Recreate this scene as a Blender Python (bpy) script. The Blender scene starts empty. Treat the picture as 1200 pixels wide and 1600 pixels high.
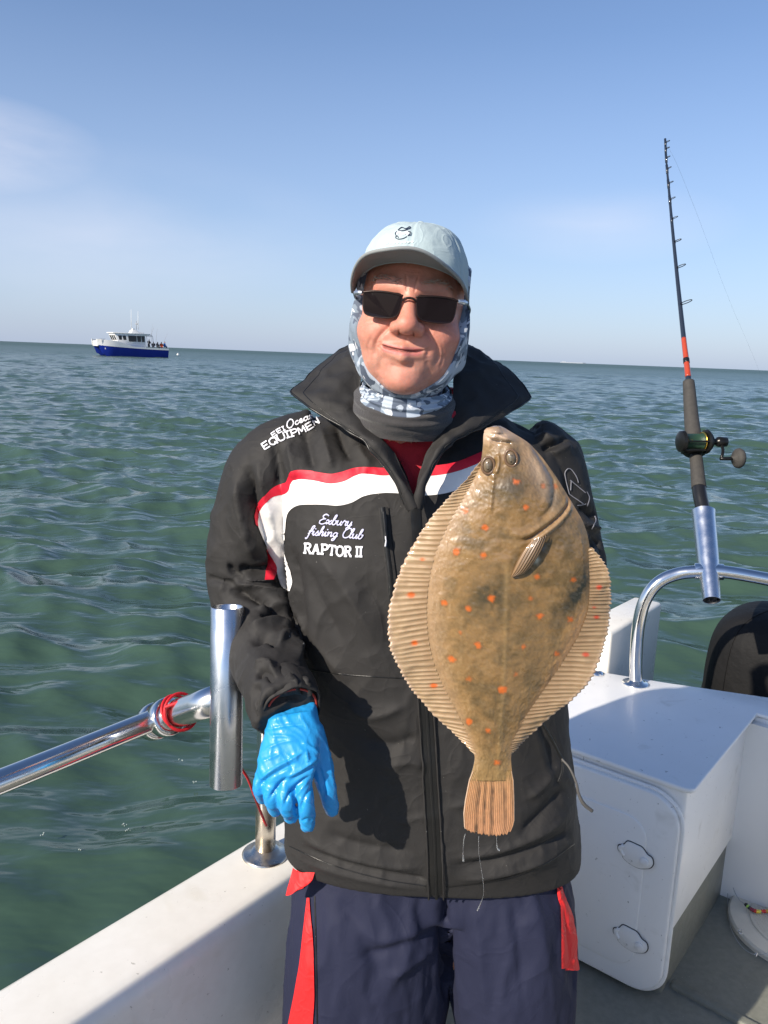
import bpy, bmesh, math, random
import numpy as np
from mathutils import Vector, Matrix
from mathutils.bvhtree import BVHTree

rng = np.random.default_rng(7)
random.seed(7)
R = math.radians
SC = bpy.context.scene
COL = SC.collection

# ------------------------------------------------------------------ camera
FPX, PITCH, ROLL, CZ = 1250.0, R(11.05), R(2.2), 1.66       # focal length in photo pixels, tilt, roll, height above the deck
_fw = np.array([0, math.cos(PITCH), -math.sin(PITCH)])
_up0 = np.array([0, math.sin(PITCH), math.cos(PITCH)])
_rt0 = np.array([1.0, 0, 0])
RT = math.cos(ROLL) * _rt0 + math.sin(ROLL) * _up0
UP = -math.sin(ROLL) * _rt0 + math.cos(ROLL) * _up0
FW = _fw
CAM = np.array([0, 0, CZ])
cd = bpy.data.cameras.new('camera')
cam = bpy.data.objects.new('camera', cd)
COL.objects.link(cam)
cd.sensor_fit = 'VERTICAL'
cd.sensor_height = 36.0
cd.sensor_width = 27.0
cd.lens = FPX / 1600 * 36.0
cd.clip_start = 0.05
cd.clip_end = 40000
m = Matrix.Identity(4)
for i in range(3):
    m[i][0] = RT[i]; m[i][1] = UP[i]; m[i][2] = -FW[i]; m[i][3] = CAM[i]
cam.matrix_world = m
SC.camera = cam

# ------------------------------------------------------------------ sky and sun
SUN_EL, SUN_AZ = R(30.0), R(-133.5)             # azimuth from +Y towards +X
SUN_DIR = Vector((math.sin(SUN_AZ) * math.cos(SUN_EL), math.cos(SUN_AZ) * math.cos(SUN_EL), math.sin(SUN_EL)))
w = bpy.data.worlds.new('World')
SC.world = w
w.use_nodes = True
nt = w.node_tree
nt.nodes.clear()
def N(t, kind, **kw):
    n = t.nodes.new(kind)
    for k, v in kw.items():
        setattr(n, k, v)
    return n
def L(t, a, b):
    t.links.new(a, b)
def mixc(t, fac, a, b, mode='MIX'):
    n = N(t, 'ShaderNodeMix', data_type='RGBA', blend_type=mode)
    for sock, val in ((n.inputs[0], fac), (n.inputs[6], a), (n.inputs[7], b)):
        if isinstance(val, (int, float)):
            sock.default_value = val
        elif isinstance(val, tuple):
            sock.default_value = (*val[:3], 1)
        else:
            L(t, val, sock)
    return n.outputs[2]
def mathn(t, op, a, b=0.0, clamp=False):
    n = N(t, 'ShaderNodeMath', operation=op, use_clamp=clamp)
    for s, v in ((n.inputs[0], a), (n.inputs[1], b)):
        if isinstance(v, (int, float)):
            s.default_value = v
        else:
            L(t, v, s)
    return n.outputs[0]
def ramp(t, fac, stops):
    n = N(t, 'ShaderNodeValToRGB')
    e = n.color_ramp.elements
    while len(e) < len(stops):
        e.new(0.5)
    for el, (p, c) in zip(e, stops):
        el.position = p
        el.color = (c, c, c, 1) if isinstance(c, (int, float)) else (*c[:3], 1)
    L(t, fac, n.inputs[0])
    return n.outputs[0]
sky = N(nt, 'ShaderNodeTexSky', sky_type='NISHITA', sun_disc=False, sun_elevation=SUN_EL, sun_rotation=SUN_AZ,
        altitude=0.0, air_density=1.0, dust_density=0.9, ozone_density=3.0)
geo = N(nt, 'ShaderNodeTexCoord')
sep = N(nt, 'ShaderNodeSeparateXYZ')
L(nt, geo.outputs['Generated'], sep.inputs[0])
# thin high cloud: a soft stretched noise over the direction vector, thicker towards the horizon
mp = N(nt, 'ShaderNodeMapping')
mp.inputs['Scale'].default_value = (1.5, 1.5, 4.6)
mp.inputs['Location'].default_value = (1.37, 0.3, 0.55)
L(nt, geo.outputs['Generated'], mp.inputs[0])
n1 = N(nt, 'ShaderNodeTexNoise')
n1.inputs['Scale'].default_value = 1.9
n1.inputs['Detail'].default_value = 7
n1.inputs['Roughness'].default_value = 0.52
n1.inputs['Distortion'].default_value = 0.35
L(nt, mp.outputs[0], n1.inputs[0])
cl = ramp(nt, n1.outputs[0], [(0.30, 0.0), (0.66, 1.0)])
# a few soft cloud patches low in the sky, each at its own bearing
def patchmask(az, elv, wa, we, amt):
    c = (math.sin(az) * math.cos(elv), math.cos(az) * math.cos(elv), math.sin(elv))
    a = N(nt, 'ShaderNodeVectorMath', operation='SUBTRACT'); L(nt, geo.outputs['Generated'], a.inputs[0]); a.inputs[1].default_value = c
    b = N(nt, 'ShaderNodeVectorMath', operation='MULTIPLY'); L(nt, a.outputs[0], b.inputs[0]); b.inputs[1].default_value = (1 / wa, 1 / wa, 1 / we)
    d = N(nt, 'ShaderNodeVectorMath', operation='LENGTH'); L(nt, b.outputs[0], d.inputs[0])
    return ramp(nt, d.outputs['Value'], [(0.0, amt), (0.35, amt * 0.7), (1.0, 0.0)])
masks = [patchmask(R(-27.0), R(11.2), 0.15, 0.055, 1.0), patchmask(R(-20), R(7.0), 0.34, 0.10, 0.30), patchmask(R(13.5), R(9.0), 0.16, 0.045, 0.32), patchmask(R(-52), R(14), 0.4, 0.12, 0.6), patchmask(R(62), R(12), 0.4, 0.1, 0.6), patchmask(R(140), R(16), 0.5, 0.14, 0.6), patchmask(R(-120), R(10), 0.5, 0.1, 0.5)]
clf = masks[0]
for _m in masks[1:]:
    clf = mathn(nt, 'MAXIMUM', clf, _m)
clf = mathn(nt, 'MULTIPLY', clf, cl)
hz = ramp(nt, sep.outputs[2], [(0.0, 0.62), (0.12, 0.42), (0.34, 0.10), (0.6, 0.0)])
skyc = mixc(nt, 1.0, sky.outputs[0], (0.95, 1.03, 1.17), 'MULTIPLY')
c1 = mixc(nt, hz, skyc, (4.4, 5.2, 7.1))
c2 = mixc(nt, clf, c1, (7.4, 7.3, 8.0))
bg = N(nt, 'ShaderNodeBackground')
bg.inputs[1].default_value = 0.102
L(nt, c2, bg.inputs[0])
wo = N(nt, 'ShaderNodeOutputWorld')
L(nt, bg.outputs[0], wo.inputs[0])

sd = bpy.data.lights.new('sun', 'SUN')
sd.energy = 5.0
sd.angle = R(0.55)
sd.color = (1.0, 0.90, 0.76)
sun = bpy.data.objects.new('sun', sd)
COL.objects.link(sun)
sun.location = (-4, -5, 6)
sun.rotation_euler = (-SUN_DIR).to_track_quat('-Z', 'Y').to_euler()

vs = SC.view_settings
vs.view_transform = 'Standard'
vs.look = 'None'
vs.exposure = 0.35
vs.gamma = 1.0
vs.use_curve_mapping = False
SC.render.engine = 'CYCLES'
SC.cycles.max_bounces = 6
SC.cycles.use_denoising = True

# ------------------------------------------------------------------ measuring: a photo pixel at a chosen distance is a point of the place
def ray(px, py):
    return (px - 600) / FPX * RT + (800 - py) / FPX * UP + FW
def P(px, py, Y):
    d = ray(px, py)
    return CAM + d * (Y / d[1])
def PZ(px, py, z):
    d = ray(px, py)
    return CAM + d * ((z - CZ) / d[2])
def proj(v):
    q = np.asarray(v) - CAM
    zz = q @ FW
    return np.stack([600 + FPX * (q @ RT) / zz, 800 - FPX * (q @ UP) / zz], -1)
# the boat's own axes: u runs aft, v to starboard, from the aft corner of the cockpit locker
_a = R(38)
AX = np.array([math.sin(_a), math.cos(_a), 0]); BX = np.array([math.cos(_a), -math.sin(_a), 0])
O0 = np.array([0.80, 1.83, 0.0])
def G(u, v, z):
    return O0 + AX * u + BX * v + np.array([0, 0, z])

# ------------------------------------------------------------------ helpers
def tag(o, label=None, cat=None, group=None, kind=None):
    if label: o['label'] = label
    if cat: o['category'] = cat
    if group: o['group'] = group
    if kind: o['kind'] = kind
    return o
def empty(name, loc, label=None, cat=None, group=None):
    o = bpy.data.objects.new(name, None)
    o.location = [float(c) for c in loc]
    o.empty_display_size = 0.05
    COL.objects.link(o)
    return tag(o, label, cat, group)
def wloc(o):
    l = Vector((0, 0, 0))
    while o is not None:
        l = l + o.location
        o = o.parent
    return l
def mk(name, verts, faces, mat, parent=None, smooth=True, col=None, uv=None):
    """one mesh object from world-space vertices; its origin is put at its own middle"""
    v = np.asarray(verts, dtype=float).reshape(-1, 3)
    c = (v.min(0) + v.max(0)) / 2
    me = bpy.data.meshes.new(name)
    me.from_pydata((v - c).tolist(), [], [list(map(int, f)) for f in faces] if not isinstance(faces, np.ndarray) else faces.tolist())
    if smooth:
        me.polygons.foreach_set('use_smooth', [True] * len(me.polygons))
    if col is not None:
        a = me.color_attributes.new('Col', 'FLOAT_COLOR', 'POINT')
        cc = np.ones((len(v), 4)); cc[:, :3] = col
        a.data.foreach_set('color', cc.ravel())
    me.update()
    o = bpy.data.objects.new(name, me)
    if mat: me.materials.append(mat)
    COL.objects.link(o)
    if parent is not None:
        o.parent = parent
        o.location = Vector(c) - wloc(parent)
    else:
        o.location = c
    return o
def catmull(pts, n, closed=False):
    p = np.asarray(pts, float)
    if closed:
        q = np.vstack([p[-1], p, p[0], p[1]]); segs = len(p)
    else:
        q = np.vstack([2 * p[0] - p[1], p, 2 * p[-1] - p[-2]]); segs = len(p) - 1
    t = np.linspace(0, segs, n, endpoint=not closed)
    i = np.minimum(t.astype(int), segs - 1)
    f = (t - i)[:, None]
    a, b, c, d = q[i], q[i + 1], q[i + 2], q[i + 3]
    return 0.5 * (2 * b + (c - a) * f + (2 * a - 5 * b + 4 * c - d) * f**2 + (3 * b - a - 3 * c + d) * f**3)
def gridfaces(nr, nc, closed=False, flip=False):
    r, c = np.meshgrid(np.arange(nr - 1), np.arange(nc if closed else nc - 1), indexing='ij')
    r, c = r.ravel(), c.ravel()
    c2 = (c + 1) % nc
    f = np.stack([r * nc + c, r * nc + c2, (r + 1) * nc + c2, (r + 1) * nc + c], 1)
    return f[:, ::-1] if flip else f
def loft(rings, cap=True):
    """closed rings -> verts, faces (list)"""
    rings = [np.asarray(r) for r in rings]
    n = len(rings[0])
    v = np.vstack(rings)
    f = gridfaces(len(rings), n, True).tolist()
    if cap:
        a = len(v); v = np.vstack([v, rings[0].mean(0), rings[-1].mean(0)])
        k = (len(rings) - 1) * n
        for i in range(n):
            j = (i + 1) % n
            f.append([a, j, i]); f.append([a + 1, k + i, k + j])
    return v, f
def frames(pts):
    p = np.asarray(pts, float)
    t = np.gradient(p, axis=0)
    t /= np.linalg.norm(t, axis=1)[:, None] + 1e-12
    ref = np.array([0, 0, 1.0]) if abs(t[0][2]) < 0.9 else np.array([1.0, 0, 0])
    n = np.cross(t[0], ref); n /= np.linalg.norm(n)
    ns = []
    for k in range(len(p)):
        n = n - t[k] * (n @ t[k]); n /= np.linalg.norm(n) + 1e-12
        ns.append(n.copy())
    ns = np.array(ns)
    return t, ns, np.cross(t, ns)
def tube(pts, rad, n=12, samples=None, cap=True, closed=False, flat=1.0):
    p = np.asarray(pts, float)
    rad = np.broadcast_to(np.asarray(rad, float), (len(p),)) if np.ndim(rad) == 0 else np.asarray(rad, float)
    if samples:
        rr = catmull(np.c_[rad, rad, rad], samples, closed)[:, 0] if len(p) > 2 or closed else np.linspace(rad[0], rad[-1], samples)
        p = catmull(p, samples, closed) if len(p) > 2 or closed else np.linspace(p[0], p[1], samples)
        rad = np.maximum(rr, 1e-5)
    t, a, b = frames(p)
    th = np.linspace(0, 2 * math.pi, n, endpoint=False)
    rings = [p[k] + rad[k] * (np.cos(th)[:, None] * a[k] + flat * np.sin(th)[:, None] * b[k]) for k in range(len(p))]
    if closed:
        v = np.vstack(rings); nr = len(rings)
        f = []
        for r in range(nr):
            for c in range(n):
                f.append([r * n + c, r * n + (c + 1) % n, ((r + 1) % nr) * n + (c + 1) % n, ((r + 1) % nr) * n + c])
        return v, f
    return loft(rings, cap)
def pipe(p0, p1, ro, ri, n=32, bev=0.0):
    """a hollow tube open at both ends"""
    p0, p1 = np.asarray(p0, float), np.asarray(p1, float)
    t, a, b = frames(np.array([p0, (p0 + p1) / 2, p1]))
    th = np.linspace(0, 2 * math.pi, n, endpoint=False)
    d = (p1 - p0) / np.linalg.norm(p1 - p0)
    def ring(c, r): return c + r * (np.cos(th)[:, None] * a[0] + np.sin(th)[:, None] * b[0])
    e = (ro - ri) / 2
    prof = [(p0 + d * e, ro), (p1 - d * e, ro), (p1, ro - e), (p1 - d * e, ri), (p0 + d * e, ri), (p0, ro - e)]
    v = np.vstack([ring(c, r) for c, r in prof])
    k = len(prof)
    f = [[r * n + c, r * n + (c + 1) % n, ((r + 1) % k) * n + (c + 1) % n, ((r + 1) % k) * n + c] for r in range(k) for c in range(n)]
    return v, f
def lathe(c, axis, prof, n=28):
    """profile [(distance along axis, radius)]"""
    c = np.asarray(c, float); axis = np.asarray(axis, float); axis = axis / np.linalg.norm(axis)
    ref = np.array([0, 0, 1.0]) if abs(axis[2]) < 0.9 else np.array([1.0, 0, 0])
    a = np.cross(axis, ref); a /= np.linalg.norm(a); b = np.cross(axis, a)
    th = np.linspace(0, 2 * math.pi, n, endpoint=False)
    rings = [c + axis * d + max(r, 1e-5) * (np.cos(th)[:, None] * a + np.sin(th)[:, None] * b) for d, r in prof]
    return loft(rings, True)
def join(*parts):
    vs_, fs, k = [], [], 0
    for v, f in parts:
        vs_.append(np.asarray(v)); fs += [[i + k for i in q] for q in (f.tolist() if isinstance(f, np.ndarray) else f)]
        k += len(v)
    return np.vstack(vs_), fs
def prism(poly, z0, z1, bev=0.0, seg=3, place=None):
    """extruded polygon (list of (a,b)) from z0 to z1 with bevelled rim, through place(a,b,z)"""
    bm = bmesh.new()
    lo = [bm.verts.new((a, b, z0)) for a, b in poly]
    hi = [bm.verts.new((a, b, z1)) for a, b in poly]
    n = len(poly)
    bm.faces.new(lo[::-1]); bm.faces.new(hi)
    for i in range(n):
        bm.faces.new([lo[i], lo[(i + 1) % n], hi[(i + 1) % n], hi[i]])
    bmesh.ops.recalc_face_normals(bm, faces=bm.faces)
    if bev > 0:
        bmesh.ops.bevel(bm, geom=list(bm.edges), offset=bev, segments=seg, profile=0.5, affect='EDGES', clamp_overlap=True)
    bm.verts.index_update()
    v = np.array([x.co[:] for x in bm.verts]); f = [[x.index for x in q.verts] for q in bm.faces]
    bm.free()
    if place:
        v = np.array([place(*q) for q in v])
    return v, f
def box3(c, size, bev=0.0, rot=None, seg=2):
    sx, sy, sz = [s / 2 for s in size]
    v, f = prism([(-sx, -sy), (sx, -sy), (sx, sy), (-sx, sy)], -sz, sz, bev, seg)
    if rot is not None: v = v @ np.asarray(rot).T
    return v + np.asarray(c), f
def rrect(w_, h_, r, n=6):
    pts = []
    for cx, cy, a0 in ((w_ / 2 - r, h_ / 2 - r, 0), (-w_ / 2 + r, h_ / 2 - r, 90), (-w_ / 2 + r, -h_ / 2 + r, 180), (w_ / 2 - r, -h_ / 2 + r, 270)):
        for k in range(n + 1):
            t = R(a0 + 90 * k / n)
            pts.append((cx + r * math.cos(t), cy + r * math.sin(t)))
    return pts
def autosmooth(o, ang=35):
    me = o.data
    bm = bmesh.new(); bm.from_mesh(me)
    for e in bm.edges:
        e.smooth = len(e.link_faces) == 2 and e.calc_face_angle(0) < R(ang)
    bm.to_mesh(me); bm.free()
    return o
def _hash(ix, iy, iz, seed):
    h = (ix.astype(np.int64) * 374761393 + iy.astype(np.int64) * 668265263 + iz.astype(np.int64) * 2147483647 + seed * 974634777) & 0xffffffff
    h = ((h ^ (h >> 13)) * 1274126177) & 0xffffffff
    h = ((h ^ (h >> 16)) * 2246822519) & 0xffffffff
    return ((h ^ (h >> 15)) & 0xffffff) / float(0xffffff)
def vnoise(p, seed=0):
    p = np.asarray(p, float)
    i = np.floor(p).astype(np.int64); f = p - i
    f = f * f * f * (f * (f * 6 - 15) + 10)
    r = 0
    for dx in (0, 1):
        for dy in (0, 1):
            for dz in (0, 1):
                wgt = (f[..., 0] if dx else 1 - f[..., 0]) * (f[..., 1] if dy else 1 - f[..., 1]) * (f[..., 2] if dz else 1 - f[..., 2])
                r = r + wgt * _hash(i[..., 0] + dx, i[..., 1] + dy, i[..., 2] + dz, seed)
    return r * 2 - 1
def fbm(p, oct=4, seed=0, gain=0.5):
    p = np.asarray(p, float); r = 0; a = 1; s = 0
    for k in range(oct):
        r = r + a * vnoise(p * 2**k + 17.3 * k, seed + k); s += a; a *= gain
    return r / s
def sstep(a, b, x):
    t = np.clip((x - a) / (b - a), 0, 1)
    return t * t * (3 - 2 * t)
def remesh(parts, voxel, smooth=2, fac=0.5):
    v, f = join(*parts)
    me = bpy.data.meshes.new('tmp'); me.from_pydata(v.tolist(), [], f); me.update()
    bm = bmesh.new(); bm.from_mesh(me); bmesh.ops.recalc_face_normals(bm, faces=bm.faces); bm.to_mesh(me); bm.free()
    o = bpy.data.objects.new('tmp', me); COL.objects.link(o)
    md = o.modifiers.new('r', 'REMESH'); md.mode = 'VOXEL'; md.voxel_size = voxel
    if smooth:
        sm = o.modifiers.new('s', 'SMOOTH'); sm.factor = fac; sm.iterations = smooth
    dg = bpy.context.evaluated_depsgraph_get(); dg.update()
    e = o.evaluated_get(dg); em = e.to_mesh()
    vv = np.empty(len(em.vertices) * 3); em.vertices.foreach_get('co', vv); vv = vv.reshape(-1, 3)
    ff = [list(p.vertices) for p in em.polygons]
    e.to_mesh_clear()
    bpy.data.objects.remove(o); bpy.data.meshes.remove(me)
    return vv, ff
def vnormals(v, f):
    f = np.asarray(f)
    if f.ndim != 2: raise ValueError
    a = v[f[:, 2]] - v[f[:, 0]]; b = v[f[:, 3 if f.shape[1] > 3 else 1]] - v[f[:, 1 if f.shape[1] > 3 else 0]]
    fn = np.cross(a, b)
    n = np.zeros_like(v)
    for k in range(f.shape[1]):
        np.add.at(n, f[:, k], fn)
    return n / (np.linalg.norm(n, axis=1)[:, None] + 1e-12)
def quads(f):
    return np.array([q if len(q) == 4 else [q[0], q[1], q[2], q[2]] for q in f])
def segdist(p, poly, m=None):
    """distance of 2D points to a polyline and the place along it; only points within m of it are measured"""
    if m is not None:
        poly = np.asarray(poly, float); lo, hi = poly.min(0) - m, poly.max(0) + m
        sel = np.where((p[:, 0] > lo[0]) & (p[:, 0] < hi[0]) & (p[:, 1] > lo[1]) & (p[:, 1] < hi[1]))[0]
        best = np.full(len(p), 1e9); par = np.zeros(len(p))
        if len(sel): best[sel], par[sel] = segdist(p[sel], poly)
        return best, par
    best = np.full(len(p), 1e9); par = np.zeros(len(p))
    poly = np.asarray(poly, float); n = len(poly) - 1
    for k in range(n):
        a, b = poly[k], poly[k + 1]; d = b - a
        t = np.clip(((p - a) @ d) / (d @ d + 1e-9), 0, 1)
        q = np.linalg.norm(p - (a + t[:, None] * d), axis=1)
        u = q < best
        best[u] = q[u]; par[u] = (k + t[u]) / n
    return best, par
def strokes(v, f, lst, face=0.05):
    """press or raise creases drawn along photo-measured lines on the camera-facing surface"""
    n = vnormals(v, quads(f))
    q = proj(v)
    view = CAM - v; view /= np.linalg.norm(view, axis=1)[:, None]
    front = sstep(face, face + 0.25, (n * view).sum(1))
    out = v.copy()
    for pts, wd, h in lst:
        pl = catmull(pts, max(12, 5 * len(pts))) if len(pts) > 2 else np.asarray(pts, float)
        d, par = segdist(q, pl, 4.5 * wd)
        taper = np.clip(np.sin(np.pi * np.clip(par, 0.02, 0.98)) * 1.6, 0, 1)
        out += n * (h * np.exp(-(d / wd) ** (1.6 if h < 0 else 1.15)) * front * taper)[:, None]
    return out
# ------------------------------------------------------------------ materials
def pmat(name, base=(0.5, 0.5, 0.5), rough=0.5, metal=0.0, ior=1.45, var=None, bump=None, coat=0.0, attr=False, sss=0.0,
         sssr=(0.01, 0.004, 0.002), rvar=None, crease=None, stretch=None, sheen=0.0, trans=0.0, spots=None):
    mt = bpy.data.materials.new(name)
    mt.use_nodes = True
    t = mt.node_tree
    b = t.nodes['Principled BSDF']
    b.inputs['Roughness'].default_value = rough
    b.inputs['Metallic'].default_value = metal
    b.inputs['IOR'].default_value = ior
    b.inputs['Coat Weight'].default_value = coat
    b.inputs['Coat Roughness'].default_value = 0.08
    b.inputs['Sheen Weight'].default_value = sheen
    b.inputs['Transmission Weight'].default_value = trans
    if sss:
        b.inputs['Subsurface Weight'].default_value = sss
        b.inputs['Subsurface Radius'].default_value = sssr
        b.inputs['Subsurface Scale'].default_value = 1.0
    co = N(t, 'ShaderNodeTexCoord').outputs['Object']
    if stretch:
        mpn = N(t, 'ShaderNodeMapping'); mpn.inputs['Scale'].default_value = stretch
        L(t, co, mpn.inputs[0]); co = mpn.outputs[0]
    def noise(scale, detail=5, rg=0.55, dist=0.0):
        n = N(t, 'ShaderNodeTexNoise')
        n.inputs['Scale'].default_value = scale; n.inputs['Detail'].default_value = detail
        n.inputs['Roughness'].default_value = rg; n.inputs['Distortion'].default_value = dist
        L(t, co, n.inputs[0])
        return n.outputs[0]
    if attr:
        at = N(t, 'ShaderNodeAttribute', attribute_name='Col'); c = at.outputs['Color']
    else:
        rgb = N(t, 'ShaderNodeRGB'); rgb.outputs[0].default_value = (*base, 1); c = rgb.outputs[0]
    if var:
        for scale, amt, tint in (var if isinstance(var, list) else [var]):
            fct = ramp(t, noise(scale), [(0.35, 0.0), (0.68, 1.0)])
            c = mixc(t, mathn(t, 'MULTIPLY', fct, amt), c, tint)
    if spots:
        for scale, lo, hi, tint, amt in spots:
            fct = ramp(t, noise(scale, 3, 0.6, 0.4), [(lo, 0.0), (hi, 1.0)])
            c = mixc(t, mathn(t, 'MULTIPLY', fct, amt), c, tint)
    L(t, c, b.inputs['Base Color'])
    if rvar:
        rr = ramp(t, noise(rvar[0]), [(0.3, rvar[1]), (0.7, rvar[2])])
        L(t, rr, b.inputs['Roughness'])
    if bump or crease:
        prev = None
        for scale, strength, dist, wid in (crease or []):
            # thin sharp fold lines: where a warped noise crosses its middle value
            nz_ = noise(scale, 2.5, 0.5, 0.8)
            a_ = mathn(t, 'ABSOLUTE', mathn(t, 'SUBTRACT', nz_, 0.5))
            hgt_ = ramp(t, a_, [(0.0, 1.0), (wid * 0.35, 0.45), (wid, 0.0)])
            bn = N(t, 'ShaderNodeBump'); bn.inputs['Strength'].default_value = strength; bn.inputs['Distance'].default_value = dist
            L(t, hgt_, bn.inputs['Height'])
            if prev is not None: L(t, prev, bn.inputs['Normal'])
            prev = bn.outputs[0]
        for scale, strength, dist in ((bump if isinstance(bump, list) else [bump]) if bump else []):
            bn = N(t, 'ShaderNodeBump'); bn.inputs['Strength'].default_value = strength; bn.inputs['Distance'].default_value = dist
            L(t, noise(scale, 4), bn.inputs['Height'])
            if prev is not None: L(t, prev, bn.inputs['Normal'])
            prev = bn.outputs[0]
        L(t, prev, b.inputs['Normal'])
    return mt
M = {}
M['gel'] = pmat('white_gelcoat', (0.82, 0.79, 0.72), 0.32, var=[(3.5, 0.35, (0.72, 0.67, 0.56)), (40, 0.16, (0.60, 0.56, 0.48))], bump=(220, 0.05, 0.001), rvar=(9, 0.22, 0.5),
                spots=[(55, 0.70, 0.74, (0.28, 0.24, 0.18), 0.6), (7, 0.62, 0.72, (0.58, 0.52, 0.38), 0.4), (150, 0.72, 0.75, (0.15, 0.13, 0.10), 0.7)])
M['gel2'] = pmat('locker_gelcoat', (0.80, 0.80, 0.79), 0.4, var=[(6, 0.22, (0.68, 0.68, 0.66))], bump=(160, 0.06, 0.001), rvar=(9, 0.3, 0.55),
                 spots=[(48, 0.69, 0.73, (0.16, 0.16, 0.15), 0.55), (9, 0.62, 0.74, (0.55, 0.54, 0.50), 0.45), (140, 0.71, 0.74, (0.10, 0.10, 0.09), 0.7)])
M['deck'] = pmat('deck_paint', (0.165, 0.17, 0.145), 0.55, var=[(5, 0.5, (0.17, 0.18, 0.155)), (60, 0.25, (0.30, 0.30, 0.26))], bump=[(260, 0.35, 0.002), (30, 0.2, 0.002)], rvar=(6, 0.3, 0.7),
                 spots=[(80, 0.72, 0.77, (0.55, 0.53, 0.46), 0.5)])
M['hull'] = pmat('hull_paint', (0.75, 0.75, 0.74), 0.3, var=(4, 0.2, (0.6, 0.6, 0.57)))
M['steel'] = pmat('polished_steel', (0.78, 0.77, 0.76), 0.14, 1.0, rvar=(14, 0.07, 0.24), bump=(35, 0.04, 0.002), var=[(30, 0.25, (0.62, 0.58, 0.52))])
M['alu'] = pmat('anodised_aluminium', (0.66, 0.69, 0.74), 0.27, 1.0, rvar=(22, 0.2, 0.36), bump=(400, 0.05, 0.0006), var=[(120, 0.2, (0.78, 0.79, 0.82))])
M['dirtysteel'] = pmat('stained_steel', (0.66, 0.62, 0.55), 0.22, 1.0, rvar=(25, 0.12, 0.5), var=[(28, 0.7, (0.36, 0.27, 0.18))], bump=(60, 0.15, 0.002))
M['inside'] = pmat('bore_shade', (0.05, 0.045, 0.04), 0.7)
M['redcord'] = pmat('red_cord', (0.55, 0.012, 0.02), 0.5, bump=(900, 0.4, 0.001))
M['black'] = pmat('black_plastic', (0.012, 0.012, 0.013), 0.3, bump=(500, 0.05, 0.001))
M['cowl'] = pmat('black_cover_cloth', (0.009, 0.009, 0.0095), 0.7, ior=1.3, bump=[(9, 0.6, 0.02), (900, 0.3, 0.0006)], var=(7, 0.4, (0.013, 0.0125, 0.0125)))
M['rubber'] = pmat('foam_grip', (0.045, 0.042, 0.038), 0.75, bump=(600, 0.4, 0.001), var=(60, 0.5, (0.075, 0.068, 0.060)))
M['rodred'] = pmat('red_rod_wrap', (0.42, 0.055, 0.02), 0.28, var=(120, 0.4, (0.28, 0.03, 0.015)), coat=0.5)
M['roddark'] = pmat('dark_rod_blank', (0.018, 0.025, 0.04), 0.25, coat=0.6)
M['reel'] = pmat('black_reel', (0.014, 0.014, 0.013), 0.28, 0.4)
M['gold'] = pmat('gold_ring', (0.75, 0.45, 0.08), 0.25, 1.0)
M['line'] = pmat('green_braid', (0.020, 0.050, 0.028), 0.4, bump=(900, 0.5, 0.001))
M['fishline'] = pmat('fishing_line', (0.30, 0.32, 0.34), 0.3)
M['hatch'] = pmat('hatch_plastic', (0.66, 0.63, 0.55), 0.5, var=(18, 0.4, (0.47, 0.44, 0.38)), spots=[(70, 0.7, 0.76, (0.2, 0.17, 0.12), 0.7)], bump=(300, 0.1, 0.001))

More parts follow.
